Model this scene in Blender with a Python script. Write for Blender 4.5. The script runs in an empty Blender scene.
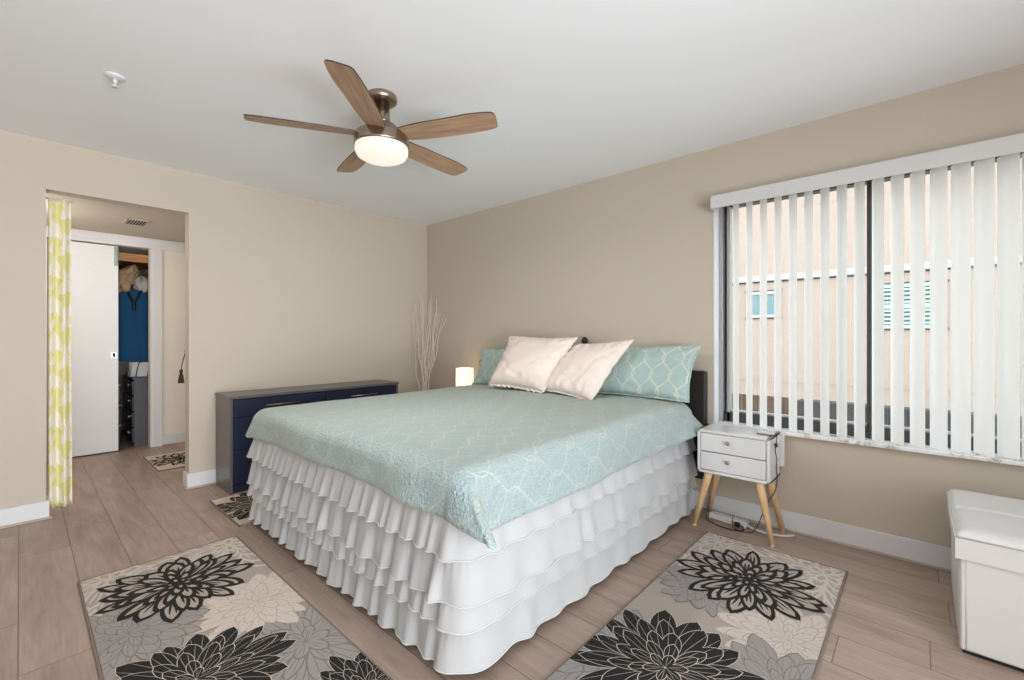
import bpy, bmesh, math, random
from math import sin, cos, pi, radians, sqrt, hypot, floor as ffloor
from mathutils import Vector, Matrix, noise

random.seed(7)
S = bpy.context.scene
COL = S.collection

# ------------------------------------------------------------------ camera
cam_d = bpy.data.cameras.new('camera')
cam = bpy.data.objects.new('camera', cam_d)
COL.objects.link(cam)
cam.location = (4.164, -3.133, 1.177)
cam.rotation_euler = (pi / 2, 0, radians(42.3))
cam_d.sensor_fit = 'HORIZONTAL'
cam_d.sensor_width = 36.0
cam_d.lens = 36.0 * 448.0 / 1024.0
cam_d.shift_y = -4.0 / 1024.0
cam_d.clip_start = 0.05
S.camera = cam

# ------------------------------------------------------------------ world, light, exposure
W = bpy.data.worlds.new('sky')
S.world = W
W.use_nodes = True
bg = W.node_tree.nodes['Background']
bg.inputs['Color'].default_value = (0.93, 0.97, 1.0, 1)
bg.inputs['Strength'].default_value = 3.3


def area(name, loc, rot, sx, sy, power, color=(1, 1, 1)):
    l = bpy.data.lights.new(name, 'AREA')
    l.shape = 'RECTANGLE'
    l.size, l.size_y = sx, sy
    l.energy = power
    l.color = color
    o = bpy.data.objects.new(name, l)
    COL.objects.link(o)
    o.location = loc
    o.rotation_euler = rot
    return o


# added fill light through a made-up opening in the near wall (behind the camera's right shoulder)
a_ = area('side_fill', (6.42, -3.35, 1.15), (0, radians(90), 0), 2.1, 3.0, 54, (0.93, 0.97, 1.0))
a_.data.spread = radians(118)
# second added fill, aimed upward through the same opening to brighten the ceiling
a_ = area('ceiling_fill', (6.9, -3.35, 0.05), (0, radians(128), 0), 1.6, 3.0, 152, (0.95, 0.975, 1.0))
a_.data.spread = radians(118)
# added hall fill light without a fixture, out of sight past the left edge of the opening
hl_ = bpy.data.lights.new('hall_fill', 'POINT')
hl_.energy = 22
hl_.shadow_soft_size = 0.14
hl_.color = (1.0, 0.97, 0.92)
hlo = bpy.data.objects.new('hall_fill', hl_)
COL.objects.link(hlo)
hlo.location = (-0.95, -3.35, 1.95)

S.view_settings.view_transform = 'Standard'
S.view_settings.look = 'None'
S.view_settings.exposure = -0.05
S.view_settings.gamma = 1.0
S.view_settings.use_curve_mapping = False
S.cycles.max_bounces = 8
S.cycles.diffuse_bounces = 5
S.cycles.transparent_max_bounces = 12
S.cycles.sample_clamp_indirect = 6.0


# ------------------------------------------------------------------ materials
def lin(c):
    c = c / 255.0
    return c / 12.92 if c <= 0.04045 else ((c + 0.055) / 1.055) ** 2.4


def rgb(r, g, b):
    return (lin(r), lin(g), lin(b), 1.0)


class NT:
    def __init__(self, name):
        self.m = bpy.data.materials.new(name)
        self.m.use_nodes = True
        self.t = self.m.node_tree
        self.b = self.t.nodes['Principled BSDF']

    def n(self, kind, **kw):
        nd = self.t.nodes.new(kind)
        for k, v in kw.items():
            setattr(nd, k, v)
        return nd

    def l(self, a, b):
        self.t.links.new(a, b)

    def set(self, sock, v):
        if hasattr(v, 'is_linked'):
            self.l(v, sock)
        else:
            sock.default_value = v

    def math(self, op, a, b=None, c=None, clamp=False):
        nd = self.n('ShaderNodeMath', operation=op, use_clamp=clamp)
        for i, v in enumerate((a, b, c)):
            if v is not None:
                self.set(nd.inputs[i], v)
        return nd.outputs[0]

    def mix(self, f, a, b):
        nd = self.n('ShaderNodeMix', data_type='RGBA')
        self.set(nd.inputs[0], f)
        self.set(nd.inputs[6], a)
        self.set(nd.inputs[7], b)
        return nd.outputs[2]

    def coord(self, which='Object'):
        return self.n('ShaderNodeTexCoord').outputs[which]

    def map(self, vec, scale=(1, 1, 1), rot=(0, 0, 0), loc=(0, 0, 0)):
        nd = self.n('ShaderNodeMapping')
        self.l(vec, nd.inputs[0])
        nd.inputs['Scale'].default_value = scale
        nd.inputs['Rotation'].default_value = rot
        nd.inputs['Location'].default_value = loc
        return nd.outputs[0]

    def noise(self, vec, scale, detail=3, rough=0.5, dist=0.0):
        nd = self.n('ShaderNodeTexNoise')
        self.l(vec, nd.inputs['Vector'])
        nd.inputs['Scale'].default_value = scale
        nd.inputs['Detail'].default_value = detail
        nd.inputs['Roughness'].default_value = rough
        nd.inputs['Distortion'].default_value = dist
        return nd.outputs[0]

    def ramp(self, f, stops):
        nd = self.n('ShaderNodeValToRGB')
        self.l(f, nd.inputs[0])
        r = nd.color_ramp
        while len(r.elements) < len(stops):
            r.elements.new(0.5)
        for e, (p, c) in zip(r.elements, stops):
            e.position = p
            e.color = c if len(c) == 4 else (*c, 1)
        return nd.outputs[0]

    def bump(self, h, strength=0.3, dist=0.005):
        nd = self.n('ShaderNodeBump')
        nd.inputs['Strength'].default_value = strength
        nd.inputs['Distance'].default_value = dist
        self.l(h, nd.inputs['Height'])
        self.l(nd.outputs[0], self.b.inputs['Normal'])

    def base(self, v):
        self.set(self.b.inputs['Base Color'], v)

    def P(self, **kw):
        for k, v in kw.items():
            self.set(self.b.inputs[k.replace('_', ' ')], v)


def plain(name, col, rough=0.5, metal=0.0, var=0.06, vscale=6.0, bump=0.0, bscale=80.0, bdist=0.002, **kw):
    """a paint / plastic / metal with slight natural variation"""
    t = NT(name)
    co = t.coord()
    n = t.noise(co, vscale, 3)
    c2 = tuple(max(0, min(1, x * (1 - var))) for x in col[:3]) + (1,)
    c1 = tuple(max(0, min(1, x * (1 + var))) for x in col[:3]) + (1,)
    t.base(t.mix(n, c1, c2))
    t.P(Roughness=rough, Metallic=metal)
    if bump:
        t.bump(t.noise(co, bscale, 4), bump, bdist)
    for k, v in kw.items():
        t.b.inputs[k.replace('_', ' ')].default_value = v
    return t.m


def emit(name, col, s):
    t = NT(name)
    t.base(col)
    t.P(Roughness=0.5)
    t.b.inputs['Emission Color'].default_value = col
    t.b.inputs['Emission Strength'].default_value = s
    return t.m


def wall_paint(name, col):
    t = NT(name)
    co = t.coord()
    n = t.noise(co, 1.3, 2)
    t.base(t.mix(n, tuple(x * 1.02 for x in col[:3]) + (1,), tuple(x * 0.98 for x in col[:3]) + (1,)))
    t.P(Roughness=0.75)
    t.bump(t.noise(co, 90, 4, 0.6), 0.12, 0.002)
    return t.m


M = {}
M['wall'] = wall_paint('beige_wall_paint', rgb(191, 181, 166))
M['hall_wall'] = wall_paint('cream_wall_paint', rgb(226, 219, 209))
M['ceiling'] = wall_paint('white_ceiling_paint', rgb(238, 241, 245))
M['trim'] = plain('white_trim_paint', rgb(213, 214, 217), 0.35, var=0.02)
M['shoe'] = plain('taupe_shoe_moulding', rgb(176, 160, 146), 0.5, var=0.05)
M['door'] = plain('white_door_paint', rgb(224, 226, 229), 0.4, var=0.02)
M['white'] = plain('white_lacquer', rgb(212, 212, 213), 0.22, var=0.02)
M['white_plastic'] = plain('white_plastic', rgb(204, 204, 204), 0.4, var=0.02)
M['navy'] = plain('navy_lacquer', rgb(28, 32, 56), 0.35, var=0.08)
M['greytop'] = plain('grey_dresser_panel', rgb(92, 88, 90), 0.3, var=0.06)
M['espresso'] = plain('espresso_wood', rgb(28, 22, 19), 0.6, var=0.2, vscale=10)
M['nickel'] = plain('brushed_nickel', rgb(160, 147, 132), 0.3, 1.0, var=0.05)
M['chrome'] = plain('chrome', rgb(200, 200, 200), 0.2, 1.0, var=0.03)
M['black'] = plain('black_plastic', rgb(24, 24, 26), 0.45, var=0.1)
M['darkframe'] = plain('charcoal_window_aluminium', rgb(70, 70, 70), 0.4, 0.3, var=0.06)
M['greyframe'] = plain('grey_window_aluminium', rgb(176, 176, 178), 0.4, 0.3, var=0.05)
M['leather'] = plain('white_faux_leather', rgb(208, 207, 206), 0.38, var=0.02, bump=0.12, bscale=160, bdist=0.001)
M['gap'] = plain('shadow_gap_black', rgb(20, 18, 18), 0.8, var=0.05)
M['branch'] = plain('whitewashed_birch', rgb(226, 216, 202), 0.7, var=0.1, vscale=30)
M['vase'] = plain('cream_ceramic', rgb(226, 220, 208), 0.3, var=0.03)
M['bin'] = plain('dark_green_plastic_bin', rgb(52, 62, 62), 0.25, var=0.3, vscale=20)
M['charcoal'] = plain('charcoal_panel', rgb(72, 74, 82), 0.5, var=0.06)
M['blue_cloth'] = plain('royal_blue_cotton', rgb(24, 86, 132), 0.85, var=0.12, vscale=8)
M['beige_cloth'] = plain('tan_knit', rgb(190, 160, 122), 0.9, var=0.25, vscale=24)
M['pale_cloth'] = plain('pale_cotton', rgb(222, 212, 202), 0.9, var=0.08, vscale=14)
M['dark_cloth'] = plain('dark_navy_cotton', rgb(40, 44, 58), 0.9, var=0.1)
M['tassel'] = plain('dark_brown_tassel', rgb(58, 44, 34), 0.85, var=0.25, vscale=60)
M['marble'] = None
M['facade_white'] = plain('white_stucco_trim', rgb(198, 194, 190), 0.7, var=0.03)
M['shutter'] = plain('sea_green_shutter', rgb(186, 208, 200), 0.5, var=0.05)
M['shutter_gap'] = plain('dark_green_louvre_gap', rgb(84, 108, 102), 0.6, var=0.1)
M['ext_glass'] = plain('teal_window_glass', rgb(120, 150, 158), 0.4, var=0.1)
M['concrete'] = plain('pale_concrete', rgb(190, 184, 174), 0.8, var=0.08)
M['shadow_edge'] = plain('grey_shadow_edge', rgb(60, 56, 54), 0.6, var=0.1)  # dark facade edges, and the painted shadow under the band


def mk_floor():
    t = NT('greige_vinyl_planks')
    co = t.coord()
    sep = t.n('ShaderNodeSeparateXYZ')
    t.l(co, sep.inputs[0])
    x, y = sep.outputs[0], sep.outputs[1]
    wdt, ln = 0.197, 1.22
    ry = t.math('DIVIDE', t.math('ADD', y, 2.94 + 19.7), wdt)
    row = t.math('FLOOR', ry)
    fy = t.math('SUBTRACT', ry, row)
    wn = t.n('ShaderNodeTexWhiteNoise', noise_dimensions='1D')
    t.l(row, wn.inputs['W'])
    rx = t.math('DIVIDE', t.math('ADD', t.math('ADD', x, 20.0), t.math('MULTIPLY', wn.outputs[0], ln)), ln)
    cx = t.math('FLOOR', rx)
    fx = t.math('SUBTRACT', rx, cx)
    cmb = t.n('ShaderNodeCombineXYZ')
    t.l(row, cmb.inputs[0])
    t.l(cx, cmb.inputs[1])
    w2 = t.n('ShaderNodeTexWhiteNoise', noise_dimensions='2D')
    t.l(cmb.outputs[0], w2.inputs['Vector'])
    rnd = w2.outputs[0]
    # grain, shifted per plank
    off = t.n('ShaderNodeVectorMath', operation='MULTIPLY_ADD')
    t.l(w2.outputs[1], off.inputs[0])
    off.inputs[1].default_value = (7, 7, 0)
    t.l(co, off.inputs[2])
    g1 = t.noise(t.map(off.outputs[0], (1.6, 22, 1)), 3.0, 6, 0.62, 0.5)
    g2 = t.noise(t.map(off.outputs[0], (0.9, 5, 1)), 2.2, 4, 0.55, 0.8)
    f = t.math('ADD', t.math('MULTIPLY', g1, 0.55), t.math('MULTIPLY', g2, 0.65))
    c = t.ramp(f, [(0.36, rgb(104, 86, 75)), (0.50, rgb(148, 127, 114)), (0.66, rgb(168, 148, 134)), (0.85, rgb(194, 176, 162))])
    tone = t.mix(rnd, rgb(146, 126, 113), rgb(178, 159, 147))
    c = t.mix(0.36, c, tone)
    # seams
    ey = t.math('MULTIPLY', t.math('MINIMUM', fy, t.math('SUBTRACT', 1.0, fy)), wdt)
    ex = t.math('MULTIPLY', t.math('MINIMUM', fx, t.math('SUBTRACT', 1.0, fx)), ln)
    e = t.math('MINIMUM', ey, ex)
    seam = t.math('LESS_THAN', e, 0.0022)
    c = t.mix(t.math('MULTIPLY', seam, 0.62), c, rgb(70, 58, 50))
    t.base(c)
    t.P(Roughness=t.math('ADD', 0.36, t.math('MULTIPLY', g1, 0.2)))
    h = t.math('SUBTRACT', t.math('MULTIPLY', g1, 0.3), t.math('MULTIPLY', seam, 1.0))
    t.bump(h, 0.15, 0.002)
    return t.m


M['floor'] = mk_floor()


def mk_marble():
    t = NT('white_marble_sill')
    co = t.coord()
    n = t.noise(co, 9, 6, 0.65, 1.2)
    t.base(t.ramp(n, [(0.35, rgb(150, 146, 142)), (0.5, rgb(226, 223, 220)), (0.7, rgb(240, 239, 238))]))
    t.P(Roughness=0.25)
    return t.m


M['marble'] = mk_marble()


def mk_wood(name, c1, c2, c3, rough=0.45, scale=(3, 40, 40), axis_scale=1.6):
    t = NT(name)
    co = t.coord()
    g = t.noise(t.map(co, scale), axis_scale, 5, 0.6, 0.6)
    t.base(t.ramp(g, [(0.3, c1), (0.52, c2), (0.75, c3)]))
    t.P(Roughness=rough)
    t.bump(g, 0.08, 0.001)
    return t.m


M['blade'] = mk_wood('walnut_fan_blade', rgb(138, 108, 84), rgb(170, 138, 110), rgb(188, 156, 126), 0.45, (2.2, 26, 26))
M['blade_edge'] = plain('dark_blade_edge', rgb(58, 44, 38), 0.5, var=0.1)
M['legwood'] = mk_wood('oak_leg', rgb(196, 158, 112), rgb(216, 180, 134), rgb(228, 196, 154), 0.45, (30, 30, 3))
M['shelfwood'] = mk_wood('amber_pine_shelf', rgb(150, 98, 52), rgb(184, 126, 72), rgb(206, 150, 96), 0.5, (20, 3, 20))
M['fencewood'] = mk_wood('weathered_brown_board', rgb(78, 60, 48), rgb(100, 78, 62), rgb(116, 92, 74), 0.8, (8, 8, 2))
M['hedge'] = plain('grey_gravel_wall', rgb(66, 64, 68), 0.9, var=0.4, vscale=60, bump=0.6, bscale=90, bdist=0.01)


def mk_facade():
    t = NT('peach_stucco_facade')
    co = t.coord()
    sep = t.n('ShaderNodeSeparateXYZ')
    t.l(co, sep.inputs[0])
    z = sep.outputs[2]
    fz = t.math('FRACT', t.math('DIVIDE', t.math('ADD', z, 10.0), 0.21))
    groove = t.math('LESS_THAN', fz, 0.06)
    n = t.noise(co, 2.5, 4, 0.6)
    c = t.mix(n, rgb(188, 169, 157), rgb(181, 163, 152))
    c = t.mix(t.math('MULTIPLY', groove, 0.35), c, rgb(196, 172, 158))
    t.base(c)
    t.P(Roughness=0.9)
    t.bump(t.noise(co, 60, 4), 0.3, 0.01)
    return t.m


M['facade'] = mk_facade()


def trellis(t, uv, p, q, amp, w):
    """interlaced ogee chain lines; uv in metres"""
    sep = t.n('ShaderNodeSeparateXYZ')
    t.l(uv, sep.inputs[0])
    x, y = sep.outputs[0], sep.outputs[1]
    cs = t.math('MULTIPLY', t.math('COSINE', t.math('MULTIPLY', y, 2 * pi / q)), amp)
    sn = t.math('MULTIPLY', t.math('SINE', t.math('MULTIPLY', y, 2 * pi / q)), amp * 2 * pi / q)
    k = t.math('SQRT', t.math('ADD', 1.0, t.math('MULTIPLY', sn, sn)))

    def d(e):
        f = t.math('FRACT', t.math('ADD', t.math('DIVIDE', e, 2 * p), 100.5))
        a = t.math('MULTIPLY', t.math('ABSOLUTE', t.math('SUBTRACT', f, 0.5)), 2 * p)
        return t.math('DIVIDE', a, k)
    d1 = d(t.math('SUBTRACT', x, cs))
    d2 = d(t.math('ADD', t.math('SUBTRACT', x, p), cs))
    dm = t.math('MINIMUM', d1, d2)
    return t.math('SUBTRACT', 1.0, t.math('SMOOTHSTEP', dm, w * 0.7, w * 1.2)) if False else t.math('LESS_THAN', dm, w)


def mk_quilt():
    t = NT('aqua_trellis_quilt')
    uv = t.coord('UV')
    ln = trellis(t, uv, 0.085, 0.27, 0.052, 0.0040)
    st = t.n('ShaderNodeTexVoronoi', feature='DISTANCE_TO_EDGE')
    t.l(uv, st.inputs['Vector'])
    st.inputs['Scale'].default_value = 62
    fine = t.noise(uv, 150, 3, 0.7)
    speck = t.math('GREATER_THAN', fine, 0.57)
    big = t.noise(uv, 3.0, 3)
    c = t.mix(big, rgb(160, 182, 186), rgb(150, 174, 180))
    c = t.mix(t.math('MULTIPLY', speck, 0.6), c, rgb(178, 172, 156))  # beige flecks paint in light reflected off the quilting bumps
    c = t.mix(t.math('MULTIPLY', ln, 0.34), c, rgb(206, 207, 200))
    t.base(c)
    t.P(Roughness=0.85)
    t.b.inputs['Sheen Weight'].default_value = 0.55
    t.b.inputs['Sheen Roughness'].default_value = 0.4
    t.b.inputs['Sheen Tint'].default_value = rgb(226, 208, 180)
    h = t.math('ADD', t.math('MULTIPLY', st.outputs[0], 1.8), t.math('MULTIPLY', fine, 0.6))
    t.bump(h, 0.8, 0.010)
    return t.m


M['quilt'] = mk_quilt()


def mk_sham():
    t = NT('aqua_trellis_sham')
    uv = t.coord('UV')
    ln = trellis(t, uv, 0.066, 0.24, 0.0425, 0.0038)
    fine = t.noise(uv, 120, 3, 0.7)
    c = t.mix(fine, rgb(168, 190, 187), rgb(156, 180, 178))
    c = t.mix(t.math('MULTIPLY', ln, 0.75), c, rgb(216, 211, 194))
    t.base(c)
    t.P(Roughness=0.8)
    t.b.inputs['Sheen Weight'].default_value = 0.3
    t.bump(fine, 0.25, 0.002)
    return t.m


M['sham'] = mk_sham()


def mk_fabric(name, col, sheen=0.2, trans=0.0, bs=260, bstr=0.15, var=0.04):
    t = NT(name)
    co = t.coord()
    n = t.noise(co, 5, 3)
    f = t.noise(co, bs, 2)
    t.base(t.mix(n, tuple(min(1, x * (1 + var)) for x in col[:3]) + (1,), tuple(x * (1 - var) for x in col[:3]) + (1,)))
    t.P(Roughness=0.85)
    t.b.inputs['Sheen Weight'].default_value = sheen
    t.bump(f, bstr, 0.001)
    if trans:
        tr = t.n('ShaderNodeBsdfTranslucent')
        tr.inputs['Color'].default_value = col
        mx = t.n('ShaderNodeMixShader')
        mx.inputs[0].default_value = trans
        t.l(t.b.outputs[0], mx.inputs[1])
        t.l(tr.outputs[0], mx.inputs[2])
        t.l(mx.outputs[0], t.t.nodes['Material Output'].inputs['Surface'])
    return t.m


M['skirt'] = mk_fabric('white_cotton_ruffle', rgb(178, 179, 181))
M['hem'] = mk_fabric('white_stitched_hem', rgb(200, 200, 201))
M['cream'] = mk_fabric('cream_cotton_pillow', rgb(230, 218, 210), 0.3)
M['mattress'] = mk_fabric('white_ticking', rgb(230, 228, 224))
M['vane'] = mk_fabric('white_vinyl_vane', rgb(248, 248, 248), 0.0, 0.64, 60, 0.05, 0.01)
M['bag'] = mk_fabric('white_canvas', rgb(226, 224, 222))


def mk_curtain():
    t = NT('yellow_leaf_print_curtain')
    uv = t.coord('UV')
    sep = t.n('ShaderNodeSeparateXYZ')
    nn = t.n('ShaderNodeTexNoise')
    t.l(uv, nn.inputs['Vector'])
    nn.inputs['Scale'].default_value = 9.0
    wv = t.n('ShaderNodeVectorMath', operation='MULTIPLY_ADD')
    t.l(nn.outputs[1], wv.inputs[0])
    wv.inputs[1].default_value = (0.07, 0.07, 0)
    t.l(uv, wv.inputs[2])
    t.l(wv.outputs[0], sep.inputs[0])
    x = t.math('DIVIDE', sep.outputs[0], 0.16)
    y = t.math('DIVIDE', sep.outputs[1], 0.25)

    def leaf(ox, oy, a, b2, rot):
        # tilted pointed leaf, repeated over the cloth
        fx = t.math('SUBTRACT', t.math('FRACT', t.math('ADD', x, ox + 10)), 0.5)
        fy = t.math('SUBTRACT', t.math('FRACT', t.math('ADD', y, oy + 10)), 0.5)
        u = t.math('ADD', t.math('MULTIPLY', fx, cos(rot)), t.math('MULTIPLY', fy, sin(rot)))
        v = t.math('SUBTRACT', t.math('MULTIPLY', fy, cos(rot)), t.math('MULTIPLY', fx, sin(rot)))
        d = t.math('ADD', t.math('POWER', t.math('DIVIDE', t.math('ABSOLUTE', u), a), 1.05), t.math('POWER', t.math('DIVIDE', t.math('ABSOLUTE', v), b2), 1.6))
        return t.math('LESS_THAN', d, 1.0)
    # an open tulip of three petals, its two leaves and a curling stem
    f = leaf(0.0, 0.0, 0.16, 0.30, 0.0)
    for q in ((0.18, 0.04, 0.15, 0.28, -0.55), (-0.18, 0.04, 0.15, 0.28, 0.55), (0.42, 0.42, 0.15, 0.26, 0.75), (0.62, 0.55, 0.13, 0.24, -0.85),
              (0.5, 0.22, 0.10, 0.2, 0.3), (0.08, 0.5, 0.10, 0.2, -0.4)):
        f = t.math('MAXIMUM', f, leaf(*q))
    st = t.math('ABSOLUTE', t.math('SUBTRACT', t.math('FRACT', t.math('ADD', x, t.math('ADD', 10.27, t.math('MULTIPLY', t.math('SINE', t.math('MULTIPLY', y, 2 * pi)), 0.16)))), 0.5))
    f = t.math('MAXIMUM', f, t.math('LESS_THAN', st, 0.03))
    c = t.mix(f, rgb(220, 214, 150), rgb(232, 226, 210))
    t.base(c)
    t.P(Roughness=0.85)
    return t.m


M['curtain'] = mk_curtain()


def mk_pile(name, c1, c2, scale=160):
    t = NT(name)
    co = t.coord()
    f = t.noise(co, scale, 3, 0.7)
    g = t.noise(t.map(co, (3, 60, 1)), 4, 3)
    t.base(t.mix(t.math('ADD', t.math('MULTIPLY', f, 0.6), t.math('MULTIPLY', g, 0.4)), c1, c2))
    t.P(Roughness=0.95)
    t.bump(f, 0.5, 0.003)
    return t.m


M['rug_bg'] = mk_pile('taupe_rug_pile', rgb(172, 161, 153), rgb(150, 140, 133))
M['rug_grey'] = mk_pile('grey_rug_pile', rgb(156, 151, 148), rgb(136, 131, 128))
M['rug_line'] = mk_pile('dark_grey_carved_line', rgb(126, 120, 117), rgb(112, 106, 103))
M['rug_cream'] = mk_pile('cream_rug_pile', rgb(202, 191, 182), rgb(188, 177, 168))
M['rug_creamline'] = mk_pile('cream_carved_line', rgb(176, 165, 156), rgb(164, 154, 146))
M['rug_black'] = mk_pile('black_rug_pile', rgb(24, 21, 20), rgb(17, 15, 14))
M['rug_edge'] = plain('rug_binding', rgb(122, 110, 100), 0.9, var=0.1)
M['mat_bg'] = mk_pile('sand_mat_pile', rgb(212, 198, 180), rgb(196, 182, 164))


def mk_glass():
    t = NT('window_glass')
    for nd in list(t.t.nodes):
        if nd.type == 'BSDF_PRINCIPLED':
            t.t.nodes.remove(nd)
    tr = t.n('ShaderNodeBsdfTransparent')
    tr.inputs['Color'].default_value = (0.94, 0.97, 0.97, 1)
    gl = t.n('ShaderNodeBsdfGlossy')
    gl.inputs['Roughness'].default_value = 0.02
    mx = t.n('ShaderNodeMixShader')
    mx.inputs[0].default_value = 0.05
    t.l(tr.outputs[0], mx.inputs[1])
    t.l(gl.outputs[0], mx.inputs[2])
    t.l(mx.outputs[0], t.t.nodes['Material Output'].inputs['Surface'])
    return t.m


M['glass'] = mk_glass()
M['dome'] = emit('lit_frosted_glass', (1.0, 0.92, 0.78, 1), 0.86)
M['dome'].node_tree.nodes['Principled BSDF'].inputs['Base Color'].default_value = (0.25, 0.24, 0.22, 1)
M['lampshade'] = emit('lit_paper_shade', (1.0, 0.88, 0.68, 1), 0.95)


# ------------------------------------------------------------------ building helpers
class MB:
    def __init__(self):
        self.bm = bmesh.new()
        self.uv = None
        self.mi = 0

    def box(self, x0, x1, y0, y1, z0, z1, bev=0.0, seg=2, mi=0):
        bm = self.bm
        vs = [bm.verts.new((x, y, z)) for x in (x0, x1) for y in (y0, y1) for z in (z0, z1)]
        idx = [(0, 1, 3, 2), (4, 6, 7, 5), (0, 4, 5, 1), (2, 3, 7, 6), (0, 2, 6, 4), (1, 5, 7, 3)]
        fs = [bm.faces.new([vs[i] for i in f]) for f in idx]
        for f in fs:
            f.material_index = mi
        if bev > 0:
            es = list({e for f in fs for e in f.edges})
            r = bmesh.ops.bevel(bm, geom=es, offset=bev, segments=seg, affect='EDGES', profile=0.5)
            for f in r['faces']:
                f.material_index = mi
                f.smooth = True
        return self

    def lathe(self, prof, c=(0, 0), seg=32, mi=0, smooth=True, sx=1, sy=1):
        """prof: list of (radius, z)"""
        bm = self.bm
        rings = []
        for r, z in prof:
            if r < 1e-6:
                rings.append([bm.verts.new((c[0], c[1], z))])
            else:
                rings.append([bm.verts.new((c[0] + r * sx * cos(2 * pi * i / seg), c[1] + r * sy * sin(2 * pi * i / seg), z)) for i in range(seg)])
        for a, b in zip(rings[:-1], rings[1:]):
            for i in range(seg):
                j = (i + 1) % seg
                if len(a) == 1 and len(b) == 1:
                    continue
                if len(a) == 1:
                    f = bm.faces.new((a[0], b[j], b[i]))
                elif len(b) == 1:
                    f = bm.faces.new((a[i], a[j], b[0]))
                else:
                    f = bm.faces.new((a[i], a[j], b[j], b[i]))
                f.smooth = smooth
                f.material_index = mi
        for ring in (rings[0], rings[-1]):
            if len(ring) > 2:
                try:
                    f = bm.faces.new(ring)
                    f.material_index = mi
                except ValueError:
                    pass
        return self

    def tube(self, pts, r, seg=8, mi=0, caps=True):
        """r: number or list"""
        bm = self.bm
        pts = [Vector(p) for p in pts]
        n = len(pts)
        rs = r if isinstance(r, (list, tuple)) else [r] * n
        rings = []
        up = Vector((0, 0, 1))
        prev = None
        for i, p in enumerate(pts):
            t = (pts[min(i + 1, n - 1)] - pts[max(i - 1, 0)]).normalized()
            if prev is None:
                a = t.cross(up)
                if a.length < 1e-4:
                    a = t.cross(Vector((1, 0, 0)))
                a.normalize()
            else:
                a = prev - t * prev.dot(t)
                if a.length < 1e-6:
                    a = t.orthogonal()
                a.normalize()
            prev = a
            b = t.cross(a)
            rings.append([bm.verts.new(p + (a * cos(2 * pi * k / seg) + b * sin(2 * pi * k / seg)) * rs[i]) for k in range(seg)])
        for A, B in zip(rings[:-1], rings[1:]):
            for k in range(seg):
                j = (k + 1) % seg
                f = bm.faces.new((A[k], A[j], B[j], B[k]))
                f.smooth = True
                f.material_index = mi
        if caps:
            for R in (rings[0], rings[-1]):
                try:
                    f = bm.faces.new(R)
                    f.material_index = mi
                except ValueError:
                    pass
        return self

    def prism(self, poly, axis, a, b, mi=0, smooth=False):
        """poly: 2-D points; axis: which coordinate is extruded from a to b ('x','y','z')"""
        bm = self.bm

        def v(p, c):
            return {'x': (c, p[0], p[1]), 'y': (p[0], c, p[1]), 'z': (p[0], p[1], c)}[axis]
        A = [bm.verts.new(v(p, a)) for p in poly]
        B = [bm.verts.new(v(p, b)) for p in poly]
        n = len(poly)
        for i in range(n):
            j = (i + 1) % n
            f = bm.faces.new((A[i], A[j], B[j], B[i]))
            f.material_index = mi
            f.smooth = smooth
        for R in (A, B):
            f = bm.faces.new(R)
            f.material_index = mi
        return self

    def grid(self, fn, nu, nv, uvfn=None, mi=0, smooth=True, wrap_u=False):
        bm = self.bm
        if uvfn and self.uv is None:
            self.uv = bm.loops.layers.uv.new('UVMap')
        cols = nu if wrap_u else nu + 1
        V = [[bm.verts.new(fn(i / nu, j / nv)) for j in range(nv + 1)] for i in range(cols)]
        for i in range(nu):
            i2 = (i + 1) % cols
            for j in range(nv):
                f = bm.faces.new((V[i][j], V[i2][j], V[i2][j + 1], V[i][j + 1]))
                f.smooth = smooth
                f.material_index = mi
                if uvfn:
                    for lp, (a, b) in zip(f.loops, ((i, j), (i + 1, j), (i + 1, j + 1), (i, j + 1))):
                        lp[self.uv].uv = uvfn(a / nu, b / nv)
        return V

    def poly(self, pts, z, mi=0):
        if len(pts) < 3:
            return
        try:
            f = self.bm.faces.new([self.bm.verts.new((p[0], p[1], z)) for p in pts])
            f.material_index = mi
            f.normal_update()
            if f.normal.z < 0:
                f.normal_flip()
        except ValueError:
            pass

    def xf(self, mat):
        bmesh.ops.transform(self.bm, matrix=mat, verts=self.bm.verts)
        return self

    def build(self, name, mats, parent=None, world=False, solid=0.0, fixn=True):
        bm = self.bm
        if world and parent is not None:
            bmesh.ops.translate(bm, verts=bm.verts, vec=-Vector(parent.location))
        if fixn:
            bmesh.ops.recalc_face_normals(bm, faces=bm.faces)
        me = bpy.data.meshes.new(name)
        bm.to_mesh(me)
        bm.free()
        for m in (mats if isinstance(mats, (list, tuple)) else [mats]):
            me.materials.append(m)
        o = bpy.data.objects.new(name, me)
        COL.objects.link(o)
        if parent is not None:
            o.parent = parent
        if solid:
            s = o.modifiers.new('thickness', 'SOLIDIFY')
            s.thickness = solid
            s.offset = 0
        return o


def tag(o, label, cat, group=None):
    o['label'] = label
    o['category'] = cat
    if group:
        o['group'] = group
    return o


def thing(name, label, cat, loc=(0, 0, 0), rotz=0.0, group=None):
    o = bpy.data.objects.new(name, None)
    o.empty_display_size = 0.05
    COL.objects.link(o)
    o.location = loc
    o.rotation_euler = (0, 0, rotz)
    return tag(o, label, cat, group)


def struct(o):
    o['kind'] = 'structure'
    return o


def copy_tree(o, parent=None):
    c = o.copy()
    COL.objects.link(c)
    if parent is not None:
        c.parent = parent
    for ch in list(o.children):
        copy_tree(ch, c)
    return c


def sstep(a, b, x):
    t = max(0.0, min(1.0, (x - a) / (b - a)))
    return t * t * (3 - 2 * t)


def nz(*p):
    return noise.noise(Vector(p))


H = 2.44
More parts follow.
